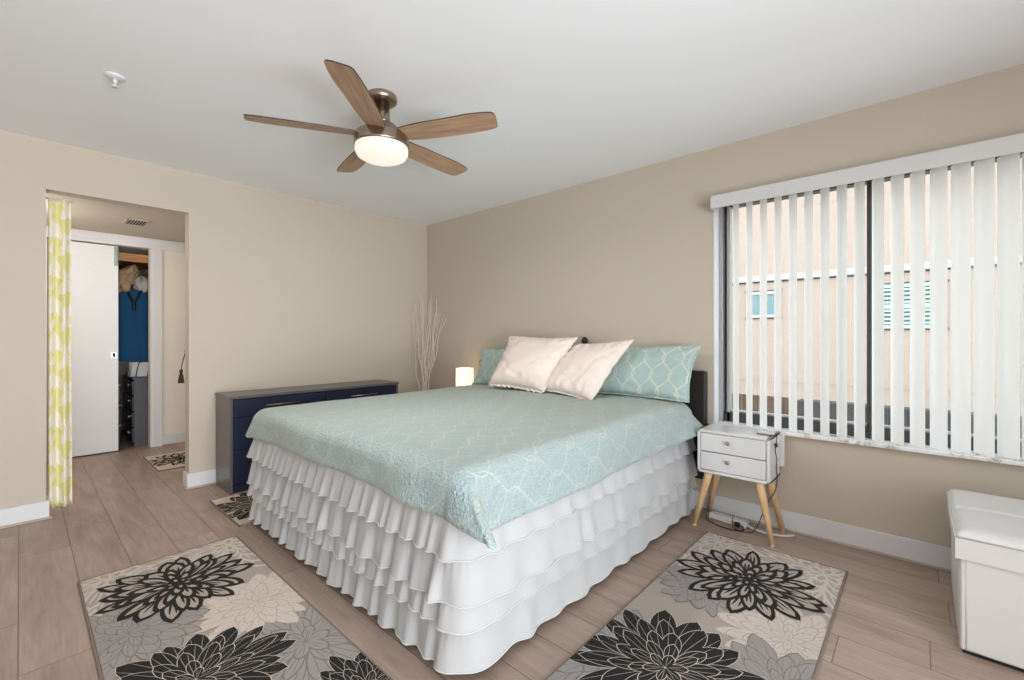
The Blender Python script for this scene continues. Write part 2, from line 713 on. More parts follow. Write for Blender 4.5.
# ------------------------------------------------------------------ the shell
# floor: bedroom, hall and closet in one run of planks
struct(MB().box(-3.4, 7.6, -5.4, 0.3, -0.06, 0.0).build('floor', M['floor']))
struct(MB().box(-0.12, 6.4, -5.2, 0.2, H, H + 0.1).build('ceiling', M['ceiling']))

OY0, OY1, OZ = -3.019, -2.255, 2.126          # the doorless opening into the hall
m = MB()
m.box(-0.12, 0, -5.2, OY0, 0, H)
m.box(-0.12, 0, OY1, 0.2, 0, H)
m.box(-0.12, 0, OY0, OY1, OZ, H)
struct(m.build('wall_left', M['wall']))

WX0, WX1, WZ0, WZ1 = 3.14, 4.76, 0.58, 2.10    # the window opening
m = MB()
m.box(0, WX0, 0, 0.2, 0, H)
m.box(WX1, 6.4, 0, 0.2, 0, H)
m.box(WX0, WX1, 0, 0.2, 0, WZ0)
m.box(WX0, WX1, 0, 0.2, WZ1, H)
struct(m.build('wall_right', M['wall']))

m = MB()                                        # unseen near wall, its opening added to let the fill light in
m.box(6.2, 6.32, -5.2, -4.9, 0, H)
m.box(6.2, 6.32, -1.8, 0.0, 0, H)
m.box(6.2, 6.32, -4.9, -1.8, 2.2, H)
struct(m.build('wall_near', M['wall']))
m = MB()
m.box(0, 6.2, -5.2, -5.08, 0, H)
struct(m.build('wall_rear', M['wall']))

# baseboards with a taupe shoe moulding
BH = 0.118


def base_board(name, segs):
    m = MB()
    for (x0, x1, y0, y1, nx, ny) in segs:
        m.box(min(x0, x1), max(x0, x1), min(y0, y1), max(y0, y1), 0.012, BH, 0.003, 1)
        sx0, sx1, sy0, sy1 = min(x0, x1), max(x0, x1), min(y0, y1), max(y0, y1)
        e = 0.011
        if nx > 0: sx1 += e
        if nx < 0: sx0 -= e
        if ny > 0: sy1 += e
        if ny < 0: sy0 -= e
        m.box(sx0, sx1, sy0, sy1, 0.0, 0.014, 0.003, 1, mi=1)
    return struct(m.build(name, [M['trim'], M['shoe']]))


base_board('baseboard_left', [(0, 0.016, -5.08, OY0 + 0.016, 1, 1), (-0.12, 0.0, OY0, OY0 + 0.016, 0, 1),
                              (0, 0.016, OY1 - 0.016, -0.016, 1, -1), (-0.12, 0.0, OY1 - 0.016, OY1, 0, -1)])
base_board('baseboard_right', [(0.0, 6.2, -0.016, 0, 0, -1)])

# hall behind the opening
HX, HC = -1.85, 2.21
CY0, CY1, CZ = -2.96, -2.205, 2.10              # closet doorway
struct(MB().box(HX, -0.12, -3.75, -1.7, HC, HC + 0.1).build('ceiling_hall', M['wall']))
m = MB()
m.box(HX - 0.1, HX, -3.75, CY0, 0, HC)
m.box(HX - 0.1, HX, CY1, -1.7, 0, HC)
m.box(HX - 0.1, HX, CY0, CY1, CZ, HC)
struct(m.build('wall_hall', M['hall_wall']))
struct(MB().box(HX - 0.1, -0.12, -1.7, -1.6, 0, HC).build('wall_hall_right', M['hall_wall']))
struct(MB().box(HX - 0.1, -0.12, -3.85, -3.75, 0, HC).build('wall_hall_left', M['hall_wall']))
base_board('baseboard_hall', [(HX, HX + 0.014, CY1 + 0.1, -1.7, 1, 0)])
m = MB()                                        # casing of the closet doorway, stepped profile
for y0, y1 in ((CY1, CY1 + 0.1), (CY0 - 0.1, CY0)):
    m.box(HX, HX + 0.014, y0, y1, 0, CZ, 0.002, 1)
    m.box(HX + 0.014, HX + 0.02, y0 + (0.03 if y0 == CY1 else 0), y1 - (0 if y0 == CY1 else 0.03), 0, CZ, 0.002, 1)
m.box(HX, HX + 0.014, CY0 - 0.1, CY1 + 0.29, CZ, CZ + 0.1, 0.002, 1)
m.box(HX + 0.014, HX + 0.02, CY0 - 0.1, CY1 + 0.29, CZ + 0.03, CZ + 0.1, 0.002, 1)
struct(m.build('trim_1', M['trim']))

# closet interior
struct(MB().box(-3.4, -3.3, -3.4, -1.75, 0, 2.3).build('wall_closet_back', M['hall_wall']))
struct(MB().box(-3.3, HX - 0.1, -1.85, -1.75, 0, 2.3).build('wall_closet_right', M['hall_wall']))
struct(MB().box(-3.3, HX - 0.1, -3.4, -3.3, 0, 2.3).build('wall_closet_left', M['hall_wall']))
struct(MB().box(-3.4, HX - 0.1, -3.4, -1.75, 2.3, 2.4).build('ceiling_closet', M['hall_wall']))

# closet sliding door, standing partly open
d = struct(MB().box(-1.905, -1.868, CY0 + 0.003, -2.457, 0.012, CZ - 0.012, 0.002, 1).build('door_1', M['door']))
m = MB()
m.box(-1.868, -1.864, -2.512, -2.470, 0.955, 1.015, 0.002, 1)
m.box(-1.864, -1.863, -2.503, -2.479, 0.966, 1.004, 0.0, 1, mi=1)
m.build('door_pull', [M['chrome'], M['gap']], d)
m = MB()
m.box(-1.868, -1.855, -2.49, -2.457, 1.89, 2.08, 0.003, 1)
m.box(-1.855, -1.848, -2.483, -2.464, 1.905, 2.06, 0.003, 1)
m.build('door_bracket', plain('grey_green_metal', rgb(150, 166, 158), 0.3, 0.5), d)

# window: recess, dark sliding sashes, panes, marble sill
w = struct(bpy.data.objects.new('window_1', None))
COL.objects.link(w)
w.location = (3.95, 0.12, WZ0)
FY0, FY1 = 0.10, 0.17
m = MB()
m.box(WX0, WX0 + 0.035, FY0 - 0.02, FY1, WZ0, WZ1, 0.003, 1, mi=1)
m.box(WX0 + 0.035, WX0 + 0.055, FY0 + 0.02, FY1, WZ0, WZ1, 0.002, 1)
m.box(WX0 + 0.055, WX0 + 0.075, FY0, FY1 - 0.02, WZ0, WZ1, 0.002, 1, mi=1)
m.box(WX1 - 0.04, WX1, FY0, FY1, WZ0, WZ1, 0.003, 1)
m.box(WX0, WX1, FY0, FY1, WZ0, WZ0 + 0.085, 0.003, 1)
m.box(WX0 + 0.07, WX1, FY0 + 0.03, FY0 + 0.05, WZ0 + 0.085, WZ0 + 0.097, 0.001, 1, mi=2)
m.box(WX0, WX1, FY0, FY1, WZ1 - 0.05, WZ1, 0.003, 1)
m.box(3.942, 3.986, FY0 - 0.005, FY1, WZ0, WZ1, 0.003, 1)
m.box(3.955, 3.972, FY0 - 0.03, FY0, WZ0 + 0.04, WZ0 + 0.1, 0.003, 1)
m.build('window_frame', [M['darkframe'], M['greyframe'], M['white_plastic']], w, world=True)
for x0, x1, y in ((WX0 + 0.07, 3.95, 0.135), (3.98, WX1 - 0.04, 0.15)):
    MB().box(x0, x1, y, y + 0.005, WZ0 + 0.085, WZ1 - 0.05).build('pane', M['glass'], w, world=True)
m = MB()
m.box(WX0 - 0.02, WX1 + 0.02, -0.045, FY0, WZ0, WZ0 + 0.02, 0.004, 2)
m.build('sill', M['marble'], w, world=True)
m = MB()
m.box(WX0, WX0 + 0.012, -0.004, FY0 - 0.02, WZ0 + 0.02, WZ1, 0.002, 1)
m.box(WX1 - 0.012, WX1, -0.004, FY0, WZ0 + 0.02, WZ1, 0.002, 1)
m.build('jamb_liner', M['trim'], w, world=True)

# ------------------------------------------------------------------ outside the window
GZ = -0.45
struct(MB().box(-9, 15, 0.3, 10, GZ - 0.1, GZ).build('ground_outside', M['concrete']))
b = thing('apartment_building', 'peach stucco building with a white band and small windows across from the window', 'building', (4, 9, GZ))
BX0, BX1 = -7.0, 13.0
m = MB()
m.box(BX0, BX1, 9.0, 9.6, GZ, 6.2)
m.build('wall', M['facade'], b, world=True)
m = MB()
m.box(BX0, BX1, 8.92, 9.0, 2.50, 2.64, 0.01, 1)
m.build('band', M['facade_white'], b, world=True)
m = MB()
m.box(BX0, BX1, 8.985, 9.0, 2.462, 2.50)
m.build('band_shadow', M['shadow_edge'], b, world=True)  # dark strip painted in as the shadow line below the band
m = MB()
m.box(BX0, BX1, 8.985, 9.0, 0.06, 0.11)
m.build('lower_joint', M['shutter_gap'] if False else plain('pinkish_joint', rgb(176, 158, 148), 0.8), b, world=True)


def ext_window(x0, x1, z0, z1, louvre):
    m = MB()
    t = 0.07
    m.box(x0, x1, 8.95, 9.0, z0, z0 + t, 0.004, 1)
    m.box(x0, x1, 8.95, 9.0, z1 - t, z1, 0.004, 1)
    m.box(x0, x0 + t, 8.95, 9.0, z0, z1, 0.004, 1)
    m.box(x1 - t, x1, 8.95, 9.0, z0, z1, 0.004, 1)
    m.box(x0 - 0.04, x1 + 0.04, 8.97, 9.0, z1 + 0.0, z1 + 0.03, mi=1)
    m.box(x0 - 0.04, x1 + 0.04, 8.97, 9.0, z0 - 0.03, z0, mi=1)
    if not louvre:
        xm = (x0 + x1) / 2
        m.box(xm - 0.03, xm + 0.03, 8.96, 9.0, z0, z1, 0.004, 1)
    f = m.build('window', [M['shutter'] if louvre else M['facade_white'], M['shadow_edge']], b, world=True)
    m = MB()
    m.box(x0 + t, x1 - t, 8.985, 8.998, z0 + t, z1 - t)
    p = m.build('pane', M['shutter_gap'] if louvre else M['ext_glass'], f)
    p.location = -Vector(b.location)
    if louvre:
        m = MB()
        n = 9
        for i in range(n):
            zz = z0 + t + (i + 0.5) * (z1 - z0 - 2 * t) / n
            hh = 0.022 if i != 4 else 0.045
            m.box(x0 + t, x1 - t, 8.96, 8.985, zz - hh, zz + hh, 0.002, 1)
        s = m.build('slat', M['shutter'], f)
        s.location = -Vector(b.location)


ext_window(1.00, 1.72, 1.62, 2.25, False)
ext_window(3.52, 4.55, 1.33, 2.24, True)
ext_window(7.6, 8.6, 1.33, 2.24, True)

f = thing('board_fence', 'brown wooden board fence standing outside beyond the left sash', 'fence', (1.9, 2.5, GZ))
m = MB()
for i in range(16):
    x = 0.3 + i * 0.18
    m.box(x, x + 0.172, 2.5, 2.525, GZ + 0.02, 0.505, 0.004, 1)
m.build('boards', M['fencewood'], f, world=True)
m = MB()
m.box(0.3, 3.18, 2.525, 2.57, GZ + 0.15, GZ + 0.24)
m.box(0.3, 3.18, 2.525, 2.57, 0.2, 0.28)
m.build('rail', M['fencewood'], f, world=True)
f = MB().box(3.19, 6.6, 2.48, 2.66, GZ, 0.49, 0.01, 1).build('garden_wall', M['hedge'])
f['kind'] = 'thing'
tag(f, 'low dark grey rough garden wall outside beyond the right sash', 'wall')

# ------------------------------------------------------------------ vertical blind
VB = thing('vertical_blind', 'white vertical blind with half-open vanes hanging at the window', 'blind', (3.95, -0.05, 2.0))
VX0, VX1 = 3.155, 4.88
m = MB()
m.box(VX0, VX1, -0.108, -0.098, 2.003, 2.088, 0.003, 1)
m.box(VX0, VX0 + 0.008, -0.10, -0.002, 2.003, 2.088, 0.002, 1)
m.box(VX1 - 0.008, VX1, -0.10, -0.002, 2.003, 2.088, 0.002, 1)
m.box(VX0, VX1, -0.10, -0.002, 2.080, 2.088, 0.002, 1)
m.build('valance', M['white_plastic'], VB, world=True)
MB().box(VX0 + 0.03, VX1 - 0.03, -0.055, -0.015, 2.032, 2.068, 0.004, 1).build('headrail', M['white_plastic'], VB, world=True)
PITCH = 0.0785
NV = 20
VY = -0.036


def vane_mesh():
    m = MB()
    wv = 0.089

    def fn(u, v):
        s = (u - 0.5) * wv
        bow = -0.014 * (1 - (2 * u - 1) ** 2)
        return (s, bow, 0.612 + v * (2.022 - 0.612))
    m.grid(fn, 10, 1)
    return m


v0 = vane_mesh().build('vane', M['vane'], VB)
c0 = MB().box(-0.012, 0.012, -0.003, 0.003, 2.012, 2.036, 0.001, 1).build('vane_clip', M['black'], v0)
for i in range(NV):
    if i == 0:
        v, c = v0, c0
    else:
        v = v0.copy(); COL.objects.link(v); v.parent = VB
        c = c0.copy(); COL.objects.link(c); c.parent = v
    v.location = Vector((3.292 + i * PITCH, VY, 0)) - Vector(VB.location)
    v.rotation_euler = (0, 0, radians(-52 + 12 * sstep(8, 15, i) + random.uniform(-2, 2)))

# ------------------------------------------------------------------ bed
BL, BR, BF, BHD = 1.02, 2.99, -2.09, -0.10
bed = thing('king_bed', 'king bed with dark espresso headboard against the beige window wall', 'bed', (2.0, -1.1, 0))
m = MB()
m.box(0.94, 3.113, -0.075, -0.02, 0.22, 0.942, 0.012, 3)
hb = m.build('headboard', M['espresso'], bed, world=True)
m = MB()
m.tube([(2.155, -0.05, 0.93), (2.155, -0.05, 1.12)], 0.02, 14)
m.lathe([(0.0, 1.17), (0.014, 1.165), (0.024, 1.15), (0.026, 1.135), (0.02, 1.115), (0.02, 1.10)], (2.155, -0.05), 18)
m.build('finial', M['espresso'], hb, world=False).location = -Vector(bed.location)
m = MB()
m.box(BL + 0.03, BR - 0.03, BF + 0.03, BHD, 0.19, 0.42, 0.02, 2)
m.build('box_spring', M['mattress'], bed, world=True)
m = MB()
m.box(BL, BR, BF, BHD, 0.42, 0.68, 0.06, 4)
m.build('mattress', M['mattress'], bed, world=True)
for x in (BL + 0.1, BR - 0.1):
    for y in (BF + 0.12, BHD - 0.1):
        MB().lathe([(0.03, 0.0), (0.03, 0.19)], (x, y), 14).build('leg', M['espresso'], bed, world=True)

# --- ruffled bed skirt: four tiers on a path left side > foot > right side
SK = thing('ruffled_bed_skirt', 'white four-tier ruffled bed skirt hanging round the bed to the floor', 'bed skirt', (2.0, -1.1, 0))


def skirt_path():
    xl, xr, yf, yh, r = BL - 0.012, BR + 0.012, BF - 0.012, -0.10, 0.06
    pts = []
    st = 0.006
    y = yh
    n = int((yh - (yf + r)) / st)
    for i in range(n + 1):
        pts.append((xl, yh + (yf + r - yh) * i / n, -1, 0))
    for i in range(1, 20):
        a = pi + (pi / 2) * i / 20
        pts.append((xl + r + r * cos(a), yf + r + r * sin(a), cos(a), sin(a)))
    n = int((xr - xl - 2 * r) / st)
    for i in range(n + 1):
        pts.append((xl + r + (xr - xl - 2 * r) * i / n, yf, 0, -1))
    for i in range(1, 20):
        a = 1.5 * pi + (pi / 2) * i / 20
        pts.append((xr - r + r * cos(a), yf + r + r * sin(a), cos(a), sin(a)))
    n = int((yh - (yf + r)) / st)
    for i in range(n + 1):
        pts.append((xr, yf + r + (yh - yf - r) * i / n, 1, 0))
    s = [0.0]
    for a, b2 in zip(pts[:-1], pts[1:]):
        s.append(s[-1] + hypot(b2[0] - a[0], b2[1] - a[1]))
    return pts, s


PATH, PS = skirt_path()


def pleat(s, freq, seed, soft):
    ph = 2.2 * nz(s * 1.7, seed, 0.3) + 1.1 * nz(s * 6.0, seed, 7.7)
    a = sin(2 * pi * freq * s + 2 * ph)
    b2 = sin(2 * pi * freq * 0.43 * s + 3 * ph + seed)
    c = sin(2 * pi * freq * 1.9 * s + 1.7 * ph + 2 * seed)
    return (0.62 * a + 0.33 * b2 + (0.0 if soft else 0.22 * c))


def tier(zt, zb, o0, o1, freq, amp, seed, rows=14):
    np_ = len(PATH)
    bmM = MB()
    hemp = []

    def P(i, v):
        x, y, nx, ny = PATH[i]
        s = PS[i]
        # the right-hand side of the bed hangs flatter than the foot
        side = sstep(0.2, 0.9, nx)
        lside = sstep(0.2, 0.9, -nx)
        A = amp * (1 - 0.35 * side)
        fr = freq
        w = pleat(s, fr, seed, False) * (1 - side) + pleat(s, fr * 0.62, seed + 3, True) * side
        g = sstep(0.0, 0.9, v) * 0.85 + 0.15
        gather = 0.0035 * sin(2 * pi * s * 62 + 4 * nz(s * 9, seed, 2)) * (1 - v) ** 2 * (1 - 0.5 * side)
        off = o0 + (o1 - o0) * v ** 0.8 + A * g * w * v ** 0.6 + gather
        off = max(off, 0.002)
        zz = zt + (zb - zt) * v
        zz += v * (0.006 * nz(s * 2.2, seed, 5) + -0.003 * w)
        tx = 0.25 * A * g * nz(s * 7, seed, 1.3)
        return Vector((x + nx * off - ny * tx, y + ny * off + nx * tx, max(zz, 0.012)))
    V = bmM.grid(lambda u, v: P(min(int(round(u * (np_ - 1))), np_ - 1), v), np_ - 1, rows)
    o = bmM.build('ruffle_tier', M['skirt'], SK, world=True)
    hm = MB()
    hp = [P(i, 1.0) + Vector((PATH[i][2] * 0.001, PATH[i][3] * 0.001, 0.002)) for i in range(0, np_, 2)]
    hm.tube(hp, 0.0028, 5)
    h = hm.build('hem', M['hem'], o)
    h.location = -Vector(SK.location)
    return o


tier(0.235, 0.030, 0.022, 0.054, 8.5, 0.017, 1.3)
tier(0.300, 0.178, 0.040, 0.062, 11.5, 0.013, 2.1, 10)
tier(0.455, 0.258, 0.024, 0.066, 8.0, 0.020, 3.7)
tier(0.585, 0.418, 0.010, 0.062, 12.0, 0.013, 4.9, 12)
m = MB()
m.grid(lambda u, v: Vector((PATH[int(round(u * (len(PATH) - 1)))][0] + PATH[int(round(u * (len(PATH) - 1)))][2] * (0.006 + 0.006 * sin(pi * v) + 0.002 * sin(PS[int(round(u * (len(PATH) - 1)))] * 320)),
                            PATH[int(round(u * (len(PATH) - 1)))][1] + PATH[int(round(u * (len(PATH) - 1)))][3] * (0.006 + 0.006 * sin(pi * v) + 0.002 * sin(PS[int(round(u * (len(PATH) - 1)))] * 320)),
                            0.575 + 0.05 * v)), len(PATH) - 1, 4)
m.build('gathered_band', M['skirt'], SK, world=True)

# --- quilt
QR = 0.075
EX0, EX1, EY0 = BL + 0.035, BR - 0.035, BF + 0.035
OVL, OVX, OVY = 0.13, 0.215, 0.17
QTOP = 0.705


def qtop(x, y):
    sx = max(0.0, sin(pi * (x - EX0 + 0.02) / (EX1 - EX0 + 0.04))) ** 0.7
    hd = sstep(-1.6, -0.2, y)
    z = QTOP + 0.010 * sx + 0.020 * hd * sx + 0.02 * hd * sstep(2.2, 2.9, x)
    z += 0.006 * nz(x * 2.3, y * 2.3, 1.0) + 0.003 * nz(x * 7, y * 7, 4.0)
    return z


def quilt_pt(px, py):
    """flat cloth coordinates (metres, bed axes) -> draped point"""
    cx = min(max(px, EX0), EX1)
    cy = max(py, EY0)
    ex, ey = px - cx, py - cy
    if ex != 0 and ey < 0:                           # the cloth has rounded corners
        a, b2 = abs(ex) / (OVX + 0.035 if ex > 0 else OVL + 0.035), -ey / (OVY + 0.035)
        k = max(a, b2) / (a ** 3 + b2 ** 3) ** (1 / 3)
        ex, ey = ex * k, ey * k
    rho = hypot(ex, ey)
    top = qtop(cx, cy)
    if rho < 1e-6:
        return Vector((px, py, top))
    nx, ny = ex / rho, ey / rho
    corner = 4 * (nx * ny) ** 2                      # 1 on the diagonal, 0 on a side
    slope = 0.10 + 0.34 * corner
    if ex > 0:
        slope += 0.95 * sstep(-0.62, -0.12, cy)
        slope += 0.10
    slope += 0.05 * nz(px * 5, py * 5, 9)
    arc = QR * pi / 2
    if rho < arc:
        a = rho / QR
        out = QR * sin(a)
        dz = QR * (1 - cos(a))
        k = slope * sstep(0, arc, rho)
        out += k * 0.2 * dz
    else:
        L = rho - arc
        k = 1 / sqrt(1 + slope * slope)
        out = QR + slope * k * L + slope * 0.2 * QR
        dz = QR + L * k
    wob = 0.010 * sstep(0.05, 0.2, rho) * sin(7.5 * (px if abs(ny) > abs(nx) else py) + 2 * nz(px * 3, py * 3, 2))
    out += wob
    if ex > 0 and ey < 0:                            # the foot corner by the window juts out sideways
        j = corner * sstep(0.05, 0.30, rho)
        return Vector((cx + nx * out + 0.13 * j, cy + ny * out, top - dz + 0.02 * j))
    return Vector((cx + nx * out, cy + ny * out, top - dz))


QX0, QX1, QY0, QY1 = EX0 - OVL - 0.035, EX1 + OVX + 0.035, EY0 - OVY - 0.035, -0.13
m = MB()


def q_at(u, v):
    px = QX0 + (QX1 - QX0) * u
    py = QY0 + (QY1 - QY0) * v
    return px, py


m.grid(lambda u, v: quilt_pt(*q_at(u, v)), 190, 150, uvfn=lambda u, v: (q_at(u, v)[0], q_at(u, v)[1]))
q = m.build('quilt', M['quilt'], None, fixn=True)
sm = q.modifiers.new('thickness', 'SOLIDIFY'); sm.thickness = 0.008; sm.offset = 1
tag(q, 'aqua quilt with white trellis lines spread over the king bed', 'quilt')
edge = []
for i in range(0, 151):
    edge.append(quilt_pt(*q_at(0, 1 - i / 150)))
for i in range(1, 191):
    edge.append(quilt_pt(*q_at(i / 190, 0)))
for i in range(1, 151):
    edge.append(quilt_pt(*q_at(1, i / 150)))
MB().tube(edge, 0.006, 6).build('binding', M['quilt'], q)


# --- pillows
def pillow(name, label, TL, TR, BR, BL_, th, mat, ruffle, seed, pinch=0.07, group=None, frill=0.0, uvrot=0.0):
    """a stuffed cushion through four corner points (world), puffed to thickness th"""
    n = 40
    TL, TR, BR, BL_ = (Vector(p) for p in (TL, TR, BR, BL_))
    org = (BL_ + BR) / 2
    ex = ((TR - TL) + (BR - BL_)).normalized()
    ey = ((TL - BL_) + (TR - BR)).normalized()
    nrm = ex.cross(ey).normalized()                  # faces the room
    wd = ((TR - TL).length + (BR - BL_).length) / 2
    ht = ((TL - BL_).length + (TR - BR).length) / 2

    def plane(a, b2):
        pa = a * (1 - pinch * (1 - b2 * b2) * abs(a) ** 3)
        pb = b2 * (1 - pinch * (1 - a * a) * abs(b2) ** 3)
        u, v = (pa + 1) / 2, (pb + 1) / 2
        return (BL_ * (1 - u) + BR * u) * (1 - v) + (TL * (1 - u) + TR * u) * v - org

    def sag(a, b2):
        return nrm * (0.018 * nz(a * 0.9 + seed, b2 * 0.9, seed))

    def fn(sign):
        def f(u, v):
            a, b2 = 2 * u - 1, 2 * v - 1
            a = sin(a * pi / 2) * 0.6 + a * 0.4
            b2 = sin(b2 * pi / 2) * 0.6 + b2 * 0.4
            pf = max((1 - abs(a) ** 2.6) * (1 - abs(b2) ** 2.6), 0) ** 0.5
            bot = 1.0 - 0.28 * b2
            wr = 0.009 * nz(a * 3 + seed, b2 * 3, seed) * pf
            # gathers that run in from the seams
            g = (1 - pf) * pf * 4
            wr += 0.0055 * g * (sin(17 * a + 5 * nz(a * 2, b2 * 2, seed)) * (1 if abs(b2) > abs(a) else 0) + sin(17 * b2 + 5 * nz(a * 2, b2 * 2, seed + 2)) * (0 if abs(b2) > abs(a) else 1))
            # a long crease or two falling across the face
            wr -= 0.010 * pf * math.exp(-((a * 0.6 + b2 * 0.8 + 0.5 + 0.2 * nz(a * 2, b2, seed)) / 0.06) ** 2)
            wr -= 0.008 * pf * math.exp(-((a * 0.9 - b2 * 0.5 - 0.45 + 0.2 * nz(a, b2 * 2, seed + 1)) / 0.05) ** 2)
            return plane(a, b2) + sag(a, b2) + nrm * (sign * th / 2 * pf * bot + wr)
        return f

    def uvf(u, v):
        a, b2 = 2 * u - 1, 2 * v - 1
        a = sin(a * pi / 2) * 0.6 + a * 0.4
        b2 = sin(b2 * pi / 2) * 0.6 + b2 * 0.4
        return (a * wd / 2 + seed * 0.013, b2 * ht / 2 + 0.03 * seed)
    m = MB()
    m.grid(fn(1), n, n, uvfn=uvf)
    m.grid(fn(-1), n, n, uvfn=uvf)
    bmesh.ops.remove_doubles(m.bm, verts=m.bm.verts, dist=0.0004)
    o = m.build(name, mat)
    o.location = org
    tag(o, label, 'pillow', group)
    N = 400

    def rimp(i):
        t = (i % N) / N * 4
        k = int(t)
        f = (t - k) * 2 - 1
        return ((f, -1), (1, f), (-f, 1), (-1, -f))[k]

    def rf(u, v):
        i = int(round(u * N)) % N
        s = i / N
        a, b2 = rimp(i)
        p = plane(a, b2)
        dv = ex * (a ** 5) + ey * (b2 ** 5)
        dv.normalize()
        fr = frill if (a < -0.98 or b2 < -0.98) else frill * 0.35
        e = ruffle * (1 + 0.25 * fr * sin(2 * pi * 37 * s + seed))
        wv = fr * 0.010 * sin(2 * pi * 46 * s + 5 * nz(s * 30, seed, 1)) + 0.0015 * sin(2 * pi * 13 * s)
        return p + sag(a, b2) + dv * (e * v - 0.010 * (1 - v)) + nrm * (wv * v)
    m = MB()
    m.grid(rf, N, 3, uvfn=lambda u, v: (u * 3, v * 0.03))
    fo = m.build('ruffle' if frill else 'flange', mat, o)
    s2 = fo.modifiers.new('thickness', 'SOLIDIFY'); s2.thickness = 0.003; s2.offset = 0
    return o


pillow('pillow_sham', 'aqua trellis king pillow at the lamp end, mostly hidden behind cream pillow',
       (1.03, -0.10, 1.04), (1.88, -0.10, 1.08), (1.86, -0.215, 0.735), (0.99, -0.215, 0.715), 0.13, M['sham'], 0.010, 2.0, group='aqua trellis king pillows')
pillow('pillow_sham', 'aqua trellis king pillow leaning on headboard by the nightstand with drawers',
       (2.22, -0.10, 1.085), (3.085, -0.10, 1.105), (3.06, -0.225, 0.752), (2.20, -0.225, 0.752), 0.14, M['sham'], 0.010, 5.0, group='aqua trellis king pillows')
pillow('throw_pillow', 'cream ruffled pillow on left, overlapping the other cream pillow',
       (1.50, -0.22, 1.165), (2.19, -0.22, 1.155), (2.06, -0.475, 0.755), (1.49, -0.475, 0.765), 0.19, M['cream'], 0.016, 9.0, frill=1.0, group='cream ruffled pillows')
pillow('throw_pillow', 'cream pillow tilted sideways, its edge lying over the right aqua pillow',
       (2.13, -0.19, 1.105), (2.675, -0.235, 1.15), (2.49, -0.49, 0.735), (2.0, -0.42, 0.757), 0.15, M['cream'], 0.010, 12.0, frill=0.5, group='cream ruffled pillows')

# ------------------------------------------------------------------ nightstands
NSX0, NSX1, NSY0, NSY1 = -0.20, 0.20, -0.135, 0.115


def nightstand(label, loc, group):
    t = thing('nightstand', label, 'nightstand', loc, 0, group)
    z0, z1 = 0.338, 0.602
    m = MB()
    m.box(NSX0, NSX1, NSY0, NSY1, z1 - 0.018, z1, 0.004, 2)
    m.box(NSX0, NSX1, NSY0, NSY1, z0, z0 + 0.018, 0.004, 2)
    m.box(NSX0, NSX0 + 0.018, NSY0, NSY1, z0, z1, 0.004, 2)
    m.box(NSX1 - 0.018, NSX1, NSY0, NSY1, z0, z1, 0.004, 2)
    m.box(NSX0 + 0.01, NSX1 - 0.01, NSY0 + 0.02, NSY1, z0 + 0.01, z1 - 0.01, mi=1)
    m.build('cabinet_body', [M['white'], M['gap']], t)
    MB().box(NSX0 + 0.004, NSX1 + 0.022, NSY1, NSY1 + 0.014, 0.392, z1 + 0.006, 0.003, 1).build('back_panel', M['white'], t)
    zm = (z0 + z1) / 2
    for a, b2 in ((z0 + 0.021, zm - 0.0025), (zm + 0.0025, z1 - 0.021)):
        m = MB()
        m.box(NSX0 + 0.021, NSX1 - 0.021, NSY0 + 0.003, NSY0 + 0.02, a, b2, 0.002, 1)
        dr = m.build('drawer', M['white'], t)
        m = MB()
        zc = (a + b2) / 2 + 0.012
        m.lathe([(0.0, 0.024), (0.008, 0.023), (0.012, 0.018), (0.011, 0.012), (0.006, 0.008), (0.006, 0.0)], (0, 0), 18)
        m.xf(Matrix.Translation((-0.02, NSY0 + 0.003, zc)) @ Matrix.Rotation(pi / 2, 4, 'X'))
        m.build('knob', M['nickel'], dr)
    for sx in (-1, 1):
        for sy in (-1, 1):
            top = Vector((sx * 0.140, -0.012 + sy * 0.092, z0 + 0.002))
            ft = Vector((sx * 0.214, (-0.142 if sy < 0 else 0.118), 0.012))
            m = MB()
            m.tube([top, top.lerp(ft, 0.15), ft], [0.024, 0.0225, 0.0125], 16)
            lg = m.build('leg', M['legwood'], t)
            m = MB()
            m.tube([ft + Vector((0, 0, 0.002)), Vector((ft.x, ft.y, 0.0))], [0.0125, 0.0125], 12)
            m.build('foot_pad', M['legwood'], lg)
    return t


nightstand('white two-drawer nightstand on splayed oak legs beside the window', (3.342, -0.165, 0), 'white nightstands')
nightstand('white nightstand under the glowing lamp on the far side of the bed', (0.66, -0.165, 0), 'white nightstands')

# charger and cord on the nightstand
ch = thing('phone_charger', 'flat white charger pad lying on nightstand corner', 'charger', (3.50, -0.19, 0.602))
m = MB()
m.box(-0.045, 0.045, -0.03, 0.03, 0.004, 0.014, 0.004, 2)
m.build('pad', M['white_plastic'], ch)
MB().box(-0.044, 0.044, -0.031, 0.03, 0.0, 0.004).build('rubber_base', M['black'], ch)
m = MB()
m.box(0.0, 0.03, 0.012, 0.035, 0.014, 0.024, 0.003, 1)
m.build('cable_plug', M['white_plastic'], ch)


def smooth_path(pts, n=10):
    out = []
    P = [Vector(p) for p in pts]
    for i in range(len(P) - 1):
        p0, p1, p2, p3 = P[max(i - 1, 0)], P[i], P[i + 1], P[min(i + 2, len(P) - 1)]
        for k in range(n):
            t = k / n
            out.append(0.5 * ((2 * p1) + (-p0 + p2) * t + (2 * p0 - 5 * p1 + 4 * p2 - p3) * t * t + (-p0 + 3 * p1 - 3 * p2 + p3) * t ** 3))
    out.append(P[-1])
    return out


